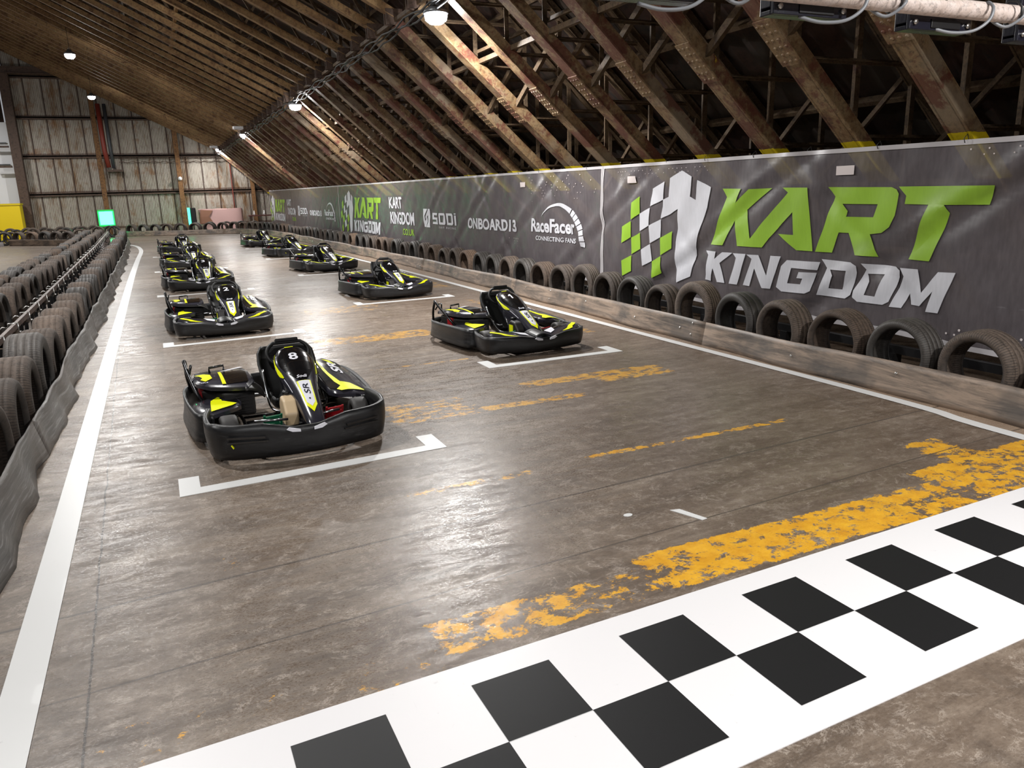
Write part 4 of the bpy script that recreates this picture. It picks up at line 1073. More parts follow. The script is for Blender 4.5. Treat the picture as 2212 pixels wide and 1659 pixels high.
def banner(y0, y1, label):
    root = empty('banner', (0, 0, 0))
    n = int((y1-y0)/0.06); m = MB()
    def zb(y): return 0.34+0.02*math.sin(y*1.3)+0.01*math.sin(y*3.7)
    m.grid(lambda u, v: (BX+wr(y0+(y1-y0)*u, zb(y0+(y1-y0)*u)*(1-v)+btop(y0+(y1-y0)*u)*v), y0+(y1-y0)*u, zb(y0+(y1-y0)*u)*(1-v)+btop(y0+(y1-y0)*u)*v), n, 36)
    m.build('sheet', M['banner'], root)
    def strip(u0, u1, vert=False):
        m = MB()
        if vert: m.grid(lambda u, v: bpt(0.010)(u0+(u1-u0)*u, 0.36+(btop(u0)-0.36)*v), 1, 30)
        else: m.grid(lambda u, v: bpt(0.010)(y0+(y1-y0)*u, (btop(y0+(y1-y0)*u)-0.045+0.045*v) if u0 else zb(y0+(y1-y0)*u)+0.05*v), n, 1)
        return m.build('hem', M['hem'], root)
    strip(1, 0); strip(0, 0); strip(y0+0.002, y0+0.04, True); strip(y1-0.04, y1-0.002, True)
    m = MB(); y = y0+0.5; r = random.Random(int(y0*10))
    while y < y1:
        m = MB(); z = btop(y)-0.02
        m.tube([(BX-0.01, y, z-0.01), (BX-0.015, y+0.01, z+0.03), (BX+0.04, y+0.02, z+0.07), (BX+0.05, y, z+0.0)], 0.004, 4); m.build('cable_tie', M['cable'], root); y += 0.85+r.random()*0.1
    tag(root, label, 'banner', 'printed banners along the right side'); return root
def logo(root, dy):
    up = {'KA': 1, 'R': 1, 'T': 1}
    sh = lambda loops: [[(p[0]+dy, p[1]) for p in lp] for lp in loops]
    for k, ch in (('KA', 'K A'), ('R', 'R'), ('T', 'T'), ('k', 'K'), ('i', 'I'), ('n', 'N'), ('g', 'G'), ('d', 'D'), ('o', 'O'), ('m', 'M')):
        o = mapped('printed_letter', [fill2d(sh(LG[k]))], bpt(0.013), M['p_green'] if k in up else M['p_white'], 0.06, root)
        o['label'] = ('lime green printed letter ' if k in up else 'white printed letter ')+ch
    for col, mt in (('green', 'p_green'), ('white', 'p_white')):
        for lp in LG[col]:
            mapped('shield_piece', [fill2d(sh([lp]))], bpt(0.013), M[mt], 0.06, root)
def btext(root, body, yl, yr, z0, z1, mat='p_white', bold=0.0, shear=0.0, spacing=1.0):
    v, f = text2d(body, 0, 1, z0, z1, shear, bold, spacing)
    v = [(yl+(yr-yl)*p[0], p[1]) for p in v]
    o = mapped('printed_lettering', [(v, f)], bpt(0.013), M[mat], 0.12, root); o['label'] = 'printed words '+body; return o
def sponsor(root, d):
    btext(root, 'KART', 24.12+d, 22.71+d, 1.50, 1.84, bold=0.03)
    btext(root, 'KINGDOM', 24.05+d, 21.58+d, 1.03, 1.40, bold=0.03)
    btext(root, '.CO.UK', 22.78+d, 21.70+d, 0.73, 0.92, 'p_green', bold=0.02)
    # slanted S badge
    yl, yr = 20.75+d, 20.17+d; L = yl-yr
    a = [(0,0),(0.42,0),(0.62,0.30),(0.62,0.55),(0.30,0.38),(0.30,0.62),(0.62,0.86),(0.62,1.0),(0,1.0)]
    A = [[(0,1),(0.62,1),(0.62,0.94),(0.22,0.62),(0.22,0.33),(0.55,0.56),(0.55,0.30),(0.30,0.0),(0,0)], [(1,0),(0.38,0.0),(0.68,0.27),(0.68,0.66),(0.33,0.43),(0.33,0.58),(0.72,0.92),(0.72,1.0),(1,1)]]
    for p in A: mapped('badge_piece', [fill2d([[(yl-q[0]*L, 1.02+q[1]*0.49) for q in p]])], bpt(0.013), M['p_white'], 0.12, root)
    # squared SODi lettering
    def blk(y, z, w_, h, P, t=0.22):
        return [[(y-a*w_, z+b*h) for a, b in lp] for lp in P]
    S_ = [[(0,1),(1,1),(0.95,0.8),(0.25,0.8),(0.25,0.6),(1,0.6),(1,0.0),(0,0.0),(0.05,0.2),(0.75,0.2),(0.75,0.4),(0,0.4)]]
    O_ = [[(0.08,1),(0.92,1),(1,0.92),(1,0.08),(0.92,0),(0.08,0),(0,0.08),(0,0.92)],[(0.26,0.8),(0.74,0.8),(0.74,0.2),(0.26,0.2)]]
    D_ = [[(0,1),(0.85,1),(1,0.85),(1,0.15),(0.85,0),(0,0)],[(0.26,0.8),(0.72,0.8),(0.74,0.75),(0.74,0.25),(0.72,0.2),(0.26,0.2)]]
    I_ = [[(0,0.85),(1,0.85),(1,0),(0,0)]]; J_ = [[(0,1.02),(1,1.02),(1,0.92),(0,0.92)]]
    y = 19.98+d
    for P, w_ in ((S_, 0.46), (O_, 0.46), (D_, 0.46), (I_, 0.12)):
        mapped('printed_letter', [fill2d(blk(y, 1.12, w_, 0.29, P))], bpt(0.013), M['p_white'], 0.12, root)
        if P is I_: mapped('printed_letter', [fill2d(blk(y, 1.12, w_, 0.29, J_))], bpt(0.013), M['p_white'], 0.12, root)
        y -= w_+0.09
    btext(root, 'KART RACING', 19.45+d, 18.28+d, 1.02, 1.07, bold=0.0, spacing=1.5)
    btext(root, 'ONBOARD13', 17.45+d, 14.68+d, 1.08, 1.33, bold=0.035, shear=0.0)
    btext(root, 'RaceFacer', 13.94+d, 12.21+d, 1.12, 1.38, bold=0.03)
    btext(root, 'CONNECTING FANS', 13.76+d, 12.20+d, 0.965, 1.05, bold=0.015)
    # rising arc that breaks into blocks
    ctr = (12.78+d, 0.97); R0y, R0z = 0.90, 0.70
    def arc(a0, a1, t0, t1, n=10):
        o_ = []; i_ = []
        for k in range(n+1):
            a = R(a0+(a1-a0)*k/n); t = t0+(t1-t0)*k/n
            o_.append((ctr[0]-math.cos(a)*R0y, ctr[1]+math.sin(a)*R0z)); i_.append((ctr[0]-math.cos(a)*(R0y-t), ctr[1]+math.sin(a)*(R0z-t*0.62)))
        return o_+i_[::-1]
    # angles: 0 = right end, 180 = left end
    mapped('printed_arc', [fill2d([arc(142, 58, 0.0, 0.16, 24)])], bpt(0.013), M['p_white'], 0.12, root)
    a = 56
    for k in range(7):
        mapped('printed_block', [fill2d([arc(a, a-7.6, 0.17, 0.175, 3)])], bpt(0.013), M['p_white'], 0.12, root); a -= 8.9
def dots(root, y0, y1, z0, z1, n, seed, size=0.006, diag=True):
    r = random.Random(seed); m = MB()
    ny = int((y1-y0)/0.095); nz = int((z1-z0)/0.05)
    for i in range(ny):
        for j in range(nz):
            y = y0+i*0.095+(0.047 if j % 2 else 0); z = z0+j*0.05
            if r.random() > n*(j/max(1, nz-1) if diag else 1): continue
            s = size*(0.5+0.6*(j/max(1, nz-1)))
            c = bpt(0.013)(y, z); m.add([(c[0], c[1]+s*math.cos(q*math.pi/3), c[2]+s*math.sin(q*math.pi/3)) for q in range(6)], [tuple(range(6))])
    o = m.build('halftone_dots', M['paper'], root); o['kind'] = 'stuff'
def banners():
    b1 = banner(-9.0, 11.27, 'near charcoal banner with the big green KART and white KINGDOM logo'); logo(b1, 0)
    for a, b, c, d in ((10.448, 2.073, 10.241, 1.972), (6.392, 2.063, 6.154, 1.968)):
        v = [(a, b), (c, b), (c, d), (a, d)]; o = mapped('paper_sticker', [(v, [(0,1,2,3)])], bpt(0.016), M['paper'], 0.08, b1)
    dots(b1, 8.6, 10.9, 2.0, 2.2, 0.9, 2); dots(b1, 3.0, 5.0, 0.36, 0.56, 0.6, 5, 0.012); dots(b1, 3.4, 5.0, 2.0, 2.22, 0.3, 8, 0.008)
    b2 = banner(11.275, 31.3, 'middle charcoal banner with small logo, SODI, ONBOARD13 and RaceFacer prints'); logo(b2, 20.42); sponsor(b2, 0)
    v = [(14.46, 2.072), (14.25, 2.072), (14.25, 1.978), (14.46, 1.978)]; mapped('paper_sticker', [(v, [(0,1,2,3)])], bpt(0.016), M['paper'], 0.08, b2)
    dots(b2, 11.5, 14.2, 1.6, 2.2, 0.28, 3, 0.011); dots(b2, 14.6, 15.4, 0.75, 1.0, 0.5, 4, 0.009)
    b3 = banner(31.305, 51.2, 'farthest charcoal banner reaching the end wall'); logo(b3, 40.6); sponsor(b3, 20.35)
banners()

# ------------------------------------------------------------------ gantry with signal panels, top right
def gantry():
    y0 = 2.70; z0 = 2.678
    root = empty('lighting_gantry', (0, y0, 0))
    m = MB(); m.tube([(1.35, 0, z0), (7.6, 0.05, z0)], 0.042, 14); m.build('lower_tube', M['gantry'], root)
    m = MB(); m.tube([(1.35, 0.02, z0+0.42), (7.6, 0.05, z0+0.42)], 0.042, 14); m.build('upper_tube', M['gantry'], root)
    for i in range(8):
        x = 1.45+i*0.80
        m = MB(); m.tube([(x+(0.36 if i % 2 else 0), 0.0, z0+0.03), (x+(0.0 if i % 2 else 0.36)+0.2, 0.02, z0+0.40)], 0.022, 8); m.build('diagonal', M['gantry'], root)
    m = MB(); m.tube([(7.55, 0.1, 0), (7.55, 0.1, 3.3)], 0.05, 10); m.build('stand', M['gantry'], root)
    m = MB(); m.tube([(1.38, -0.0, z0-0.02), (1.38, 0.0, 3.2), (1.38, 0.0, 6.35)], 0.012, 6); m.build('hanger', M['cable'], root)
    tag(root, 'pinkish white tubular gantry crossing the top right corner', 'gantry')
    for n, x in enumerate((1.67, 2.50, 3.32, 4.10, 4.90)):
        b = empty('signal_lamp_box', (x, y0+0.05, 2.615-0.016*n))
        m = MB(); m.box((0, 0.0, 0), (0.42, 0.02, 0.34)); m.box((0, 0.02, 0), (0.42, 0.08, 0.02)); m.box((0, 0.02, 0.31), (0.42, 0.08, 0.34)); m.box((0, 0.02, 0.03), (0.03, 0.08, 0.31)); m.box((0.39, 0.02, 0.03), (0.42, 0.08, 0.31)); m.box((0.0, 0.075, 0.0), (0.42, 0.085, 0.34)); o = m.build('housing', M['navy'], b); bevel(o, 0.004)
        m = MB(); m.box((0.14, -0.006, 0.01), (0.34, 0.0, 0.05)); o = m.build('junction_box', M['blacksteel'], b); bevel(o, 0.006)
        for xx in (0.03, 0.39):
            m = MB(); m.lathe([(0, -0.012), (0.012, -0.012), (0.012, 0.0), (0, 0)], (xx, 0, 0.03), 'y', 8); m.build('screw', M['steel'], b)
        m = MB(); m.tube([(0.15, -0.02, 0.34), (0.15, -0.10, 0.30), (0.15, -0.10, 0.13)], 0.01, 6); m.build('clamp', M['blacksteel'], b)
        tag(b, ['black signal lamp box at the top edge, left of the gantry tube end', 'black signal lamp box hanging below the left end of the gantry tube', 'black signal lamp box below the middle of the gantry tube', 'black signal lamp box cut by the right edge of the photo', 'black signal lamp box outside the photo, farthest right'][n], 'signal lamp', 'signal lamp boxes on the gantry')
        c = MB(); pts = catmull([(x+0.16, y0+0.07, 2.60), (x+0.24, y0+0.02, 2.572), (x+0.33, y0-0.03, 2.575), (x+0.40, y0-0.055, 2.62), (x+0.43, y0-0.05, 2.68), (x+0.45, y0, 2.712), (x+0.52, y0+0.045, 2.67), (x+0.60, y0+0.0, 2.612), (x+0.66, y0-0.05, 2.66), (x+0.70, y0, 2.710)], 6)
        c.tube(pts, 0.008, 6); tag(c.build('signal_cable', M['greycable']), 'grey cable looped round the gantry tube beside %s' % ['the leftmost lamp box','the second lamp box','the third lamp box','the fourth lamp box','the fifth lamp box'][n], 'cable', 'looped cables on the gantry')
        c = MB(); pts = []
        for q in range(10): pts.append((x+0.62+0.004*q, y0+0.054*math.cos(q*0.7), z0+0.054*math.sin(q*0.7)))
        c.tube(pts, 0.006, 5); c.build('cable_strap', M['cable'], root, ).location = (0, -y0, 0)
gantry()

# ================================================================== go-karts  (front = -Y, viewer's right = +X)
NOSE = [(-0.66,0.150,0.060,0.050),(-0.60,0.205,0.072,0.060),(-0.50,0.262,0.084,0.070),(-0.38,0.325,0.096,0.080),(-0.26,0.382,0.108,0.085),(-0.14,0.438,0.126,0.090),(-0.04,0.488,0.150,0.095),(0.06,0.535,0.164,0.100),(0.14,0.568,0.172,0.100),(0.22,0.595,0.166,0.096),(0.29,0.612,0.146,0.085),(0.34,0.614,0.125,0.068),(0.375,0.604,0.080,0.05),(0.39,0.585,0.035,0.03)]
NCX = 0.15
def lerp_tab(T, y):
    if y <= T[0][0]: return T[0]
    for a, b in zip(T[:-1], T[1:]):
        if y <= b[0]:
            t = (y-a[0])/(b[0]-a[0]); return tuple(a[i]+(b[i]-a[i])*t for i in range(len(a)))
    return T[-1]
def nose_pt(y, a):
    _, z, hw, dr = lerp_tab(NOSE, y)
    s = math.sin(a); x = hw*(abs(s)**0.85)*(1 if s >= 0 else -1)
    return (NCX+x, y, z-dr*(1-math.cos(a)))
def nose_z(x, y, off=0.0025):
    _, z, hw, dr = lerp_tab(NOSE, y); q = min(0.995, abs((x-NCX)/hw))
    s = q**(1/0.85); return z-dr*(1-math.sqrt(max(0, 1-s*s)))+off
def on_nose(off): return lambda x, y: (x, y-off*0.5, nose_z(x, y, off))

def skirt(pts, zb, ztf, thick, name, mat, parent, bulge=0.015):
    c = catmull([(p[0], p[1], 0) for p in pts], 5); m = MB(); v = []; f = []; K = 5; n = len(c)
    for side in (0, 1):
        for i, p in enumerate(c):
            t = (c[min(i+1, n-1)]-c[max(i-1, 0)]).normalized(); nn = Vector((-t.y, t.x, 0))
            for k in range(K+1):
                u = k/K; o_ = -bulge*math.sin(u*math.pi*0.9)*1.0 + (0.018*(1-u)) + (thick if side else 0)
                q = p + nn*o_; z = zb+(ztf(i/(n-1))-zb)*u; v.append((q.x, q.y, z))
    A = n*(K+1)
    for i in range(n-1):
        for k in range(K):
            a = i*(K+1)+k; f.append((a, a+1, a+K+2, a+K+1)); f.append((A+a, A+a+K+1, A+a+K+2, A+a+1))
        f.append((i*(K+1)+K, (i+1)*(K+1)+K, A+(i+1)*(K+1)+K, A+i*(K+1)+K)); f.append((i*(K+1), (i+1)*(K+1), A+(i+1)*(K+1), A+i*(K+1)))
    for i in (0, n-1):
        for k in range(K): a = i*(K+1)+k; f.append((a, a+1, A+a+1, A+a))
    m.add(v, f, 0, True); o = m.build(name, mat, parent); return o, c

def shell(name, outline, zf, mat, parent, thick=0.012, inner=0.85, mid=None):
    """panel from an outline (x, y): rim ring, inner ring raised, centre"""
    m = MB(); n = len(outline); cx = sum(p[0] for p in outline)/n; cy = sum(p[1] for p in outline)/n
    rings = [1.0, inner, 0.5, 0.0]
    v = []
    for k, s in enumerate(rings[:-1]):
        for p in outline:
            x = cx+(p[0]-cx)*s; y = cy+(p[1]-cy)*s; v.append((x, y, zf(x, y)-(0.02 if k == 0 else 0)))
    v.append((cx, cy, zf(cx, cy)))
    f = []
    for k in range(2):
        for i in range(n): j = (i+1) % n; f.append((k*n+i, k*n+j, (k+1)*n+j, (k+1)*n+i))
    for i in range(n): f.append((2*n+i, 2*n+(i+1) % n, 3*n))
    base = len(v)
    for p in outline: v.append((p[0], p[1], zf(*p)-0.02-thick*2.5))
    for i in range(n): j = (i+1) % n; f.append((i, base+i, base+j, j))
    m.add(v, f, 0, True); o = m.build(name, mat, parent)
    e = o.modifiers.new('es', 'EDGE_SPLIT'); e.split_angle = R(38); return o

def decal(name, poly, zf, mat, parent, off=0.004, label=None):
    o = mapped(name, [fill2d([poly])], lambda x, y: (x, y, zf(x, y)+off), mat, 0.03, parent)
    if label: o['label'] = label
    return o

def make_wheel(parent, x, y, r, w_):
    s = 1 if x > 0 else -1
    m = MB(); h = w_/2
    P = [(r*0.52, -h*0.85), (r*0.62, -h), (r*0.86, -h*1.02), (r*0.975, -h*0.82), (r, -h*0.45), (r*1.003, 0), (r, h*0.45), (r*0.975, h*0.82), (r*0.86, h*1.02), (r*0.62, h), (r*0.52, h*0.85)]
    m.lathe(P, axis='x', n=28, closed=True); o = m.build('wheel', M['ktyre'], parent, (x, y, r))
    m = MB(); m.lathe([(0.0, -h*0.1), (r*0.18, -h*0.1), (r*0.22, s*h*0.2), (r*0.45, s*h*0.15), (r*0.53, s*h*0.86), (r*0.50, s*h*0.9), (r*0.5, -s*h*0.8)], axis='x', n=20); m.build('rim', M['kengine'], o)
    m = MB(); m.lathe([(0.0, 0), (0.018, 0), (0.018, s*h*0.75), (0.0, s*h*0.78)], axis='x', n=8); m.build('hub', M['kchrome'], o)

def make_kart(number, cowl, beige, lab):
    K_ = empty('go_kart')
    # chassis
    m = MB(); m.add([(-0.30,-0.78,0.045),(0.36,-0.78,0.045),(0.40,0.10,0.045),(-0.32,0.10,0.045),(-0.30,-0.78,0.055),(0.36,-0.78,0.055),(0.40,0.10,0.055),(-0.32,0.10,0.055)], [(0,3,2,1),(4,5,6,7),(0,1,5,4),(1,2,6,5),(2,3,7,6),(3,0,4,7)]); m.build('floor_tray', M['kblack'], K_)
    m = MB()
    for s in (-1, 1):
        m.tube(catmull([(s*0.20,-0.88,0.075),(s*0.33,-0.80,0.075),(s*0.36,-0.5,0.075),(s*0.33,0.1,0.075),(s*0.36,0.5,0.08),(s*0.34,0.92,0.085)], 4), 0.015, 7)
        m.tube([(s*0.36,-0.25,0.08),(s*0.62,-0.22,0.12),(s*0.65,0.3,0.12),(s*0.36,0.33,0.08)], 0.010, 6)
    m.tube([(-0.20,-0.88,0.075),(0.20,-0.88,0.075)], 0.015, 7); m.tube([(-0.34,-0.38,0.085),(0.34,-0.38,0.085)], 0.015, 7); m.tube([(-0.34,0.92,0.085),(0.34,0.92,0.085)], 0.015, 7); m.tube([(-0.34,0.15,0.075),(0.34,0.15,0.075)], 0.012, 7)
    m.build('chassis_frame', M['kdark'], K_)
    for x, y, r, w_ in ((-0.49,-0.38,0.128,0.13),(0.55,-0.38,0.128,0.13),(-0.52,0.66,0.140,0.19),(0.52,0.66,0.140,0.19)): make_wheel(K_, x, y, r, w_)
    m = MB(); m.tube([(-0.42,0.66,0.14),(0.42,0.66,0.14)], 0.02, 8); m.build('rear_axle', M['kchrome'], K_)
    m = MB(); m.tube([(-0.46,-0.38,0.13),(-0.36,-0.38,0.10)], 0.014, 6); m.tube([(0.46,-0.38,0.13),(0.36,-0.38,0.10)], 0.014, 6); m.build('spindle', M['kchrome'], K_)
    for s in (-1, 1):
        m = MB(); m.tube([(s*0.44,-0.30,0.13),(0.08+s*0.03,-0.26,0.10)], 0.008, 6); m.build('tie_rod', M['kchrome'], K_)
        m = MB(); m.tube([(s*0.10+0.05,-0.48,0.185),(s*0.34+0.03,-0.46,0.20)], 0.011, 6); m.build('cross_rod', M['kchrome'], K_)
    # bumpers
    def zt_f(u):
        d = abs(u-0.5)*2
        return (1.0 if not cowl else 0.80)*(0.262 + 0.048*min(1, max(0, (d-0.10)/0.16)) + 0.012*min(1, max(0, (d-0.4)/0.2)) - 0.02*max(0, 1-abs(d-0.66)/0.1) + 0.01*max(0, (d-0.8)/0.2))
    fp = [(-0.655,-0.36),(-0.69,-0.50),(-0.70,-0.66),(-0.665,-0.80),(-0.56,-0.895),(-0.36,-0.955),(-0.15,-0.99),(0.0,-0.995),(0.15,-0.99),(0.36,-0.955),(0.56,-0.895),(0.665,-0.80),(0.70,-0.66),(0.69,-0.50),(0.655,-0.36)]
    cs = 0.97
    fb, _ = skirt([(x*0.97, y) for x, y in fp], 0.045 if not cowl else 0.055, zt_f, 0.03, 'front_bumper', M['bumper'], K_)
    rp = [(-0.60,-0.34),(-0.70,-0.30),(-0.735,-0.1),(-0.755,0.2),(-0.755,0.55),(-0.71,0.82),(-0.56,0.98),(-0.3,1.03),(0,1.04),(0.3,1.03),(0.56,0.98),(0.71,0.82),(0.755,0.55),(0.755,0.2),(0.735,-0.1),(0.70,-0.30),(0.60,-0.34)]
    sk, _ = skirt([(x*0.98, y) for x, y in rp], 0.06, lambda u: 0.27+0.015*math.sin(u*12), 0.025, 'side_bumper', M['bumper'], K_, 0.012)
    # raised ribs, slots and emblem on the front bumper
    for s in (-1, 1):
        if not cowl:
            m = MB(); m.bar((s*0.56,-0.918,0.225),(s*0.30,-0.985,0.215), 0.014, 0.016); m.bar((s*0.56,-0.920,0.192),(s*0.28,-0.990,0.188), 0.020, 0.010); o = m.build('bumper_rib', M['kgloss'], fb)
        m = MB(); m.add([(s*0.05,-1.018,0.246),(s*0.13,-1.014,0.268),(s*0.15,-1.012,0.252),(s*0.11,-1.016,0.232),(s*0.05,-1.018,0.226),(s*0.05,-1.008,0.246),(s*0.13,-1.004,0.268),(s*0.15,-1.002,0.252),(s*0.11,-1.006,0.232),(s*0.05,-1.008,0.226)], [(0,1,2,3,4),(0,5,6,1),(1,6,7,2),(2,7,8,3),(3,8,9,4),(4,9,5,0)]); o = m.build('emblem', M['kwhite'], fb); o.location.z = -0.045 if cowl else 0
    if not cowl:
        m = MB(); m.bar((-0.535,-0.928,0.175),(-0.52,-0.932,0.15),0.02,0.006); m.build('small_mark', M['kyellow'], fb)
    # front cowl with yellow flashes
    if cowl:
        for s in (-1, 1):
            def cz(x, y):
                a = abs(x); t = min(1, max(0, (a-0.10)/0.45)); e = min(1, max(0, (y+0.95)/0.30))
                return 0.212 + 0.026*t + 0.045*math.sin(min(1, e)*math.pi/2)*(0.35+0.65*t)
            ol = [(s*0.10,-0.95),(s*0.30,-0.935),(s*0.48,-0.885),(s*0.60,-0.79),(s*0.63,-0.72),(s*0.60,-0.66),(s*0.50,-0.62),(s*0.34,-0.63),(s*0.20,-0.68),(s*0.09,-0.72)]
            c = shell('front_cowl', ol, cz, M['kgrey'], K_, inner=0.93)
            decal('yellow_flash', [(s*0.60,-0.71),(s*0.57,-0.67),(s*0.53,-0.71),(s*0.47,-0.75),(s*0.40,-0.83),(s*0.30,-0.885),(s*0.40,-0.875),(s*0.47,-0.85),(s*0.50,-0.80),(s*0.56,-0.76)], cz, M['kyellow'], c, 0.008)
            decal('white_wedge', [(s*0.13,-0.73),(s*0.28,-0.655),(s*0.24,-0.80),(s*0.15,-0.86)], cz, M['kwhite'], c, 0.008)
            decal('black_slot', [(s*0.28,-0.70),(s*0.50,-0.655),(s*0.50,-0.68),(s*0.28,-0.735)], cz, M['kgloss'], c, 0.009)
        m = MB(); m.grid(lambda u, v: (-0.10+0.20*u, -0.955+0.30*v, 0.212+0.03*math.sin(math.pi*u)+0.02*v), 6, 4); solid(m.build('centre_cowl', M['kblack'], K_), 0.01)
    # nose fairing
    m = MB(); na = 22; A0 = R(112)
    m.grid(lambda u, v: nose_pt(NOSE[0][0]+(NOSE[-1][0]-NOSE[0][0])*u, -A0+2*A0*v), 40, na)
    nf = m.build('nose_fairing', M['kgrey'], K_)
    def low(u, v, s):
        y = -0.62+0.92*u; p = nose_pt(y, s*A0); d = 0.13 if y < 0.1 else 0.07
        return (p[0]-s*0.02*v, y+0.03*v, p[2]-(0.03+d*math.sin(math.pi*min(1, max(0, u*1.02))))*v*0.9)
    for s in (-1, 1):
        m = MB(); m.grid(lambda u, v: low(u, v, s), 24, 4); m.build('fairing_side', M['kgrey'], nf)
    # black number dome: a raised panel following the nose
    dome = []
    for i in range(28):
        a = 2*math.pi*i/28; yy = 0.075+0.262*math.sin(a); hw = lerp_tab(NOSE, yy)[2]
        ww = 0.86*min(hw, 0.175)*math.cos(a)*(1.0 if math.sin(a) > 0 else 1.0+0.15*math.sin(a)); dome.append((NCX+ww, yy))
    mapped('number_panel', [fill2d([dome])], on_nose(0.003), M['kgloss'], 0.02, nf)
    if number == '1': v, f = fill2d([[(0,0.70),(0.45,1),(0.80,1),(0.80,0),(0.42,0),(0.42,0.66),(0.12,0.48)]])
    else: v, f = text2d(number, 0, 1, 0, 1, 0, 0.02)
    hwid = 0.038 if len(number) == 1 else 0.062
    if number == '1': hwid = 0.028
    o = mapped('race_number', [([(NCX-0.01-hwid+2*hwid*p[0], 0.085+0.105*p[1]) for p in v], f)], on_nose(0.0055), M['kwhite'], 0.02, nf); o['label'] = 'white race number '+number
    v, f = text2d('Sodi', 0, 1, 0, 1, 0.3, 0.015)
    mapped('script_mark', [([(NCX-0.045+0.09*p[0], -0.150+0.035*p[1]) for p in v], f)], on_nose(0.0055), M['kwhite'], 0.03, nf)
    mapped('stripe', [fill2d([[(NCX-0.058,-0.185),(NCX+0.058,-0.185),(NCX+0.044,-0.47),(NCX,-0.55),(NCX-0.044,-0.47)]])], on_nose(0.003), M['kyellow'], 0.02, nf)
    mapped('decal_plate', [fill2d([[(NCX-0.047,-0.190),(NCX+0.047,-0.190),(NCX+0.033,-0.445),(NCX,-0.495),(NCX-0.033,-0.445)]])], on_nose(0.0048), M['kwhite'], 0.02, nf)
    v, f = text2d('SR', 0, 1, 0, 1, 0.2, 0.02)
    mapped('decal_lettering', [([(NCX+0.024-0.048*p[1], -0.36+0.13*p[0]) for p in v], f)], on_nose(0.0062), M['kink'], 0.02, nf)
    mapped('nose_screw', [fill2d([[(NCX+0.008*math.cos(i), -0.41+0.010*math.sin(i)) for i in range(6)]])], on_nose(0.0065), M['kink'], 0, nf)
    for s in (-1, 1):
        pl = [(0.29,0.145),(0.20,0.172),(0.10,0.170),(0.03,0.155),(-0.06,0.118),(-0.02,0.150)]
        m = MB(); v = []
        ang = [(0.30,66,73),(0.22,68,76),(0.14,68,77),(0.06,66,88),(0.0,62,84),(-0.06,62,67)]
        for y, a0, a1 in ang:
            for a in (a0, (a0+a1)/2, a1):
                p = Vector(nose_pt(y, s*R(a))); p += Vector((s*0.003, 0, 0.003)); v.append(p)
        m.add(v, [(3*i+j, 3*i+3+j, 3*i+4+j, 3*i+1+j) for i in range(5) for j in range(2)], 0, True); m.build('side_flash', M['kyellow'], nf)
        m = MB(); v = []
        for i in range(9):
            y = -0.07-0.022*i
            for a in (66, 70): p = Vector(nose_pt(y, s*R(a)))+Vector((s*0.003, 0, 0.003)); v.append(p)
        m.add(v, [(2*i, 2*i+2, 2*i+3, 2*i+1) for i in range(8)]); m.build('thin_marking', M['kwhite'], nf)
    mapped('top_mark', [fill2d([[(NCX-0.05,0.315),(NCX+0.03,0.315),(NCX+0.025,0.335),(NCX-0.045,0.335)]])], on_nose(0.006), M['kyellow'], 0, nf)
    # steering wheel behind the nose
    sw = empty('steering_wheel', (NCX-0.005, 0.40, 0.555)); sw.parent = K_; sw.rotation_euler = (R(-28), 0, 0)
    pts = []
    for i in range(28):
        a = 2*math.pi*i/28; x = 0.185*math.cos(a); z = 0.125*math.sin(a)
        z = min(z, 0.098); pts.append((math.copysign(abs(x)**0.92*0.185**0.08, x), 0, z))
    m = MB(); m.tube(pts, 0.017, 8, closed=True); m.build('wheel_rim', M['kseat'], sw)
    m = MB(); m.bar((-0.17,0,0.0),(0.17,0,0.0),0.012,0.03); m.bar((0,0,0.0),(0,0,-0.12),0.012,0.03); m.build('spoke', M['kdark'], sw)
    m = MB(); m.box((-0.10,-0.035,0.098),(0.10,0.035,0.128)); o = m.build('display_box', M['kblack'], sw); bevel(o, 0.006)
    m = MB(); m.tube([(NCX,0.40,0.55),(NCX,-0.22,0.10)], 0.011, 7); m.build('steering_column', M['kchrome'], K_)
    for s in (-1, 1):
        m = MB(); m.tube([(NCX+s*0.09,0.22,0.50),(NCX+s*0.13,0.05,0.30),(NCX+s*0.14,-0.12,0.09)], 0.009, 6); m.build('fairing_bracket', M['kchrome'], K_)
    # seat
    SX = 0.14
    SP = [(0.02,0.175,0.17,0.05),(0.10,0.125,0.19,0.08),(0.22,0.09,0.20,0.13),(0.36,0.10,0.21,0.17),(0.46,0.18,0.22,0.17),(0.53,0.30,0.235,0.14),(0.58,0.42,0.245,0.10),(0.615,0.52,0.235,0.07),(0.63,0.575,0.20,0.04)]
    def seat_pt(u, v):
        i = u*(len(SP)-1); k = min(int(i), len(SP)-2); t = i-k; a, b = SP[k], SP[k+1]
        y, z, hw, lip = [a[j]+(b[j]-a[j])*t for j in range(4)]
        ty, tz = b[0]-a[0], b[1]-a[1]; L = math.hypot(ty, tz); ny, nz = -tz/L, ty/L     # into the seat
        w_ = (v-0.5)*2; q = max(0, (abs(w_)-0.55)/0.45)
        return (SX+hw*math.copysign(min(1, abs(w_)/0.78)**0.9, w_), y+ny*lip*q**1.6, z+nz*lip*q**1.6)
    m = MB(); m.grid(seat_pt, 24, 20); o = m.build('seat', M['kseat'], K_); solid(o, 0.02, -1)
    m = MB(); edge = [seat_pt(u/24, 0) for u in range(25)]+[seat_pt(1, v/12) for v in range(1, 13)]+[seat_pt(1-u/24, 1) for u in range(1, 25)]
    m.tube(edge, 0.016, 7); m.build('padded_edge', M['kseat'], o)
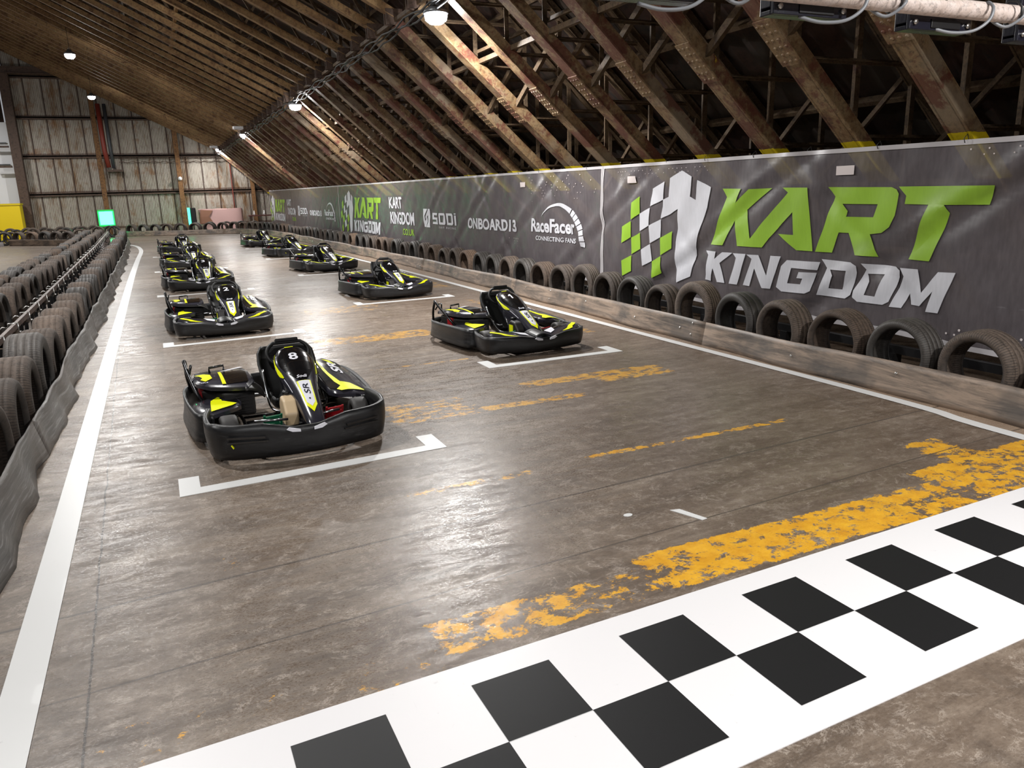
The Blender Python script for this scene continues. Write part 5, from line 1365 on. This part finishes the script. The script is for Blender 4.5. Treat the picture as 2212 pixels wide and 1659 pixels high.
    for x in (SX-0.06, SX+0.06):
        for u in (0.55, 0.72):
            p = seat_pt(u, 0.5+(x-SX)/0.4); m = MB(); m.lathe([(0, -0.006), (0.010, -0.006), (0.010, 0.004), (0, 0.004)], (p[0], p[1]-0.004, p[2]), 'y', 8); m.build('seat_bolt', M['steel'], o)
    m = MB(); m.tube(catmull([(SX-0.23,0.40,0.42),(SX-0.24,0.25,0.28),(SX-0.235,0.06,0.16),(SX-0.17,-0.03,0.135),(SX,-0.05,0.135),(SX+0.17,-0.03,0.135),(SX+0.235,0.06,0.16),(SX+0.24,0.25,0.28),(SX+0.23,0.40,0.42)], 5), 0.011, 7); m.build('seat_support_tube', M['kchrome'], K_)
    # fuel tank between the pedals and under the column
    tk = empty('fuel_tank', (0,0,0)); tk.parent = K_
    m = MB(); hexo = [(-0.34,0.09),(-0.18,0.075),(-0.09,0.12),(-0.08,0.24),(-0.15,0.315),(-0.27,0.30),(-0.37,0.20)]
    v = [(-0.055, y, z) for y, z in hexo]+[(0.055, y, z) for y, z in hexo]; n = len(hexo)
    m.add(v, [tuple(range(n)), tuple(range(2*n-1, n-1, -1))]+[(i, (i+1) % n, n+(i+1) % n, n+i) for i in range(n)]); o = m.build('tank_body', M['kbeige'] if beige else M['kengine'], tk); bevel(o, 0.022, 4, 20); o.location = (0.0, -0.04, 0)
    m = MB(); m.lathe([(0, 0), (0.03, 0), (0.03, 0.025), (0, 0.028)], (0.0, -0.18, 0.318), 'z', 12); m.build('filler_cap', M['kblack'], tk)
    if not beige:
        m = MB(); m.box((-0.060,-0.28,0.15),(-0.056,-0.18,0.26)); m.build('yellow_sticker', M['kyellow'], tk)
    # pedals
    for s, mt, nm in ((-1, 'kgreen', 'throttle_pedal'), (1, 'kred', 'brake_pedal')):
        p = empty(nm, (0.10+s*0.25, -0.30, 0.06)); p.parent = K_; p.rotation_euler = (R(28), 0, 0)
        m = MB()
        m.box((-0.075,-0.006,0.0),(-0.058,0.006,0.17)); m.box((0.058,-0.006,0.0),(0.075,0.006,0.17))
        for z in (0.02, 0.06, 0.10, 0.145): m.bar((-0.07,0,z),(0.07,0,z+0.012),0.012,0.014)
        m.box((-0.05,-0.005,0.08),(0.05,0.005,0.15)); m.build('pedal_plate', M[mt], p)
        m = MB(); m.tube([(-0.05*s,0,0.0),(-0.05*s,-0.10,0.02),(-0.05*s,-0.2,-0.0)], 0.008, 6); m.build('pedal_arm', M[mt], p)
    # left panel (viewer's left) beside the front wheel
    def lz(x, y): return 0.268+0.02*math.sin(max(0, (x+0.74)/0.42)*math.pi*0.5)-0.012*(y < -0.4)
    c = shell('side_pod', [(-0.725,0.12),(-0.735,-0.08),(-0.70,-0.26),(-0.60,-0.325),(-0.44,-0.235),(-0.36,-0.16),(-0.34,0.0),(-0.36,0.13),(-0.48,0.21),(-0.60,0.20)], lz, M['kgrey'], K_)
    decal('yellow_bolt', [(-0.50,0.17),(-0.49,0.0),(-0.39,-0.15),(-0.43,-0.20),(-0.60,-0.29),(-0.585,-0.05),(-0.575,0.05)], lz, M['kyellow'], c, 0.006)
    decal('black_patch', [(-0.47,0.17),(-0.38,0.09),(-0.37,-0.12),(-0.46,-0.02)], lz, M['kgloss'], c, 0.005)
    # engine cover behind it, with the roll bar
    def ez(x, y): return 0.385+0.035*math.sin(min(1, max(0, (y+0.1)/0.9))*math.pi)+0.02*(x+0.68)
    c = shell('engine_cover', [(-0.665,0.70),(-0.675,0.42),(-0.655,0.24),(-0.56,0.10),(-0.40,0.02),(-0.27,-0.02),(-0.205,0.12),(-0.20,0.40),(-0.22,0.68),(-0.38,0.78),(-0.54,0.78)], ez, M['kgrey'], K_, inner=0.92)
    decal('yellow_emblem', [(-0.655,0.48),(-0.58,0.51),(-0.53,0.44),(-0.525,0.28),(-0.585,0.20),(-0.62,0.27),(-0.60,0.33),(-0.62,0.42)], ez, M['kyellow'], c, 0.006)
    v, f = text2d('SR4', 0, 1, 0, 1, 0, 0.02); mapped('cover_lettering', [([(-0.625+0.06*p[0], 0.165+0.025*p[1]+0.0) for p in v], f)], lambda x, y: (x, y, ez(x, y)+0.004), M['kwhite'], 0.03, c)
    decal('yellow_stripe', [(-0.46,0.52),(-0.435,0.53),(-0.435,0.06),(-0.465,0.07)], ez, M['kyellow'], c, 0.006)
    decal('black_field', [(-0.43,0.50),(-0.30,0.60),(-0.24,0.40),(-0.26,0.04),(-0.43,0.06)], ez, M['kgloss'], c, 0.005)
    decal('white_streak', [(-0.44,0.56),(-0.25,0.72),(-0.23,0.66),(-0.40,0.53)], ez, M['kwhite'], c, 0.006)
    m = MB(); m.tube([(-0.52,0.60,ez(-0.52,0.6)),(-0.52,0.60,0.455),(-0.40,0.60,0.465),(-0.40,0.60,ez(-0.4,0.6))], 0.012, 6); m.build('cover_handle', M['kgloss'], c)
    m = MB(); m.add([(-0.62,0.72,0.12),(-0.22,0.72,0.12),(-0.22,0.05,0.12),(-0.48,0.10,0.12),(-0.62,0.30,0.12),(-0.62,0.72,0.33),(-0.22,0.72,0.33),(-0.22,0.05,0.33),(-0.48,0.10,0.33),(-0.62,0.30,0.33)], [(4,3,2,1,0),(5,6,7,8,9),(0,1,6,5),(1,2,7,6),(2,3,8,7),(3,4,9,8),(4,0,5,9)])
    e = m.build('engine', M['kengine'], K_); bevel(e, 0.02)
    for i in range(5):
        m = MB(); m.box((-0.50,0.055-0.0,0.16+0.03*i),(-0.24,0.12,0.17+0.03*i)); m.build('cooling_fin', M['kengine'], e)
    m = MB(); m.box((-0.64,0.30,0.22),(-0.60,0.46,0.34)); o = m.build('starter_cover', M['kred'], e); bevel(o, 0.01)
    m = MB()
    m.tube(catmull([(-0.60,0.20,0.20),(-0.655,0.28,0.30),(-0.70,0.52,0.44),(-0.715,0.66,0.52),(-0.705,0.70,0.50),(-0.70,0.78,0.36),(-0.67,0.85,0.20)], 5), 0.016, 8); m.build('side_roll_bar', M['kdark'], K_)
    m = MB(); m.tube([(-0.69,0.50,0.435),(-0.665,0.56,0.50),(-0.665,0.64,0.49),(-0.68,0.74,0.40)], 0.010, 6); m.build('side_roll_bar', M['kdark'], K_)
    # heat shield / exhaust scoop between cover and seat
    m = MB(); m.grid(lambda u, v: (-0.30+0.16*u, 0.16-0.22*v+0.10*u, 0.40-0.04*v-0.10*u*u+0.02*math.sin(math.pi*v)), 6, 6); solid(m.build('air_scoop', M['kengine'], K_), 0.012)
    # long right pod
    def rz_(x, y): t = min(1, max(0, (y+0.4)/1.2)); return 0.275+0.11*t - 0.10*max(0, (x-0.50)/0.24)**1.5*(0.6+0.4*t)
    c = shell('side_pod', [(0.735,-0.12),(0.74,0.20),(0.72,0.52),(0.64,0.80),(0.52,0.86),(0.43,0.80),(0.37,0.50),(0.345,0.15),(0.36,-0.15),(0.42,-0.235),(0.56,-0.255),(0.68,-0.235)], rz_, M['kgrey'], K_, inner=0.93)
    decal('black_field', [(0.375,0.50),(0.42,0.48),(0.47,0.10),(0.44,-0.20),(0.375,-0.13)], rz_, M['kgloss'], c, 0.005)
    decal('yellow_arrow', [(0.435,0.72),(0.45,0.72),(0.465,0.30),(0.50,0.02),(0.58,-0.02),(0.675,-0.20),(0.455,-0.225),(0.425,-0.18),(0.475,-0.10),(0.452,0.02),(0.435,0.35)], rz_, M['kyellow'], c, 0.007)
    v, f = text2d('SR', 0, 1, 0, 1, 0.2, 0.03); mapped('pod_lettering', [([(0.50+0.10*(1-p[1])*0.9+0.02, 0.30+0.36*p[0]) for p in v], f)], lambda x, y: (x, y, rz_(x, y)+0.006), M['kwhite'], 0.03, c)
    decal('yellow_tail', [(0.50,0.74),(0.57,0.72),(0.60,0.60),(0.55,0.64)], rz_, M['kyellow'], c, 0.007)
    tag(K_, lab, 'go-kart', 'go-karts lined up on the grid')
    return K_
def karts():
    # number, cowl, beige tank, x, y of the centre, turn, label
    KL = [('8', False, True, 0.82, 6.62, 1.5, 'black go-kart number 8 with bare front bumper and beige tank, nearest the camera'),
          ('1', True, False, 4.00, 9.02, 3.5, 'black and yellow go-kart number 1, nearest on the right side'),
          ('2', True, False, 0.75, 12.50, 1.0, 'black and yellow go-kart number 2, second in the left column'),
          ('4', True, False, 4.05, 14.97, 5.0, 'black and yellow go-kart number 4, behind kart number 1'),
          ('3', True, False, 0.78, 18.85, 2.0, 'black and yellow go-kart number 3, third in the left column'),
          ('6', True, False, 4.08, 21.25, 7.0, 'black and yellow go-kart number 6, third in the right column'),
          ('7', True, False, 0.80, 24.95, 2.0, 'black and yellow go-kart number 7, fourth in the left column'),
          ('9', False, False, 4.14, 27.25, 12.0, 'go-kart with bare black bumper, fourth in the right column'),
          ('10', False, False, 0.80, 32.2, 3.0, 'go-kart number 10, last in the left column'),
          ('5', True, False, 4.05, 34.0, 6.0, 'farthest go-kart of the right column, near the end wall')]
    for num, cw, bg, x, y, a, lab in KL:
        k = make_kart(num, cw, bg, lab); k.location = (x, y, 0); k.rotation_euler = (0, 0, R(a))
karts()
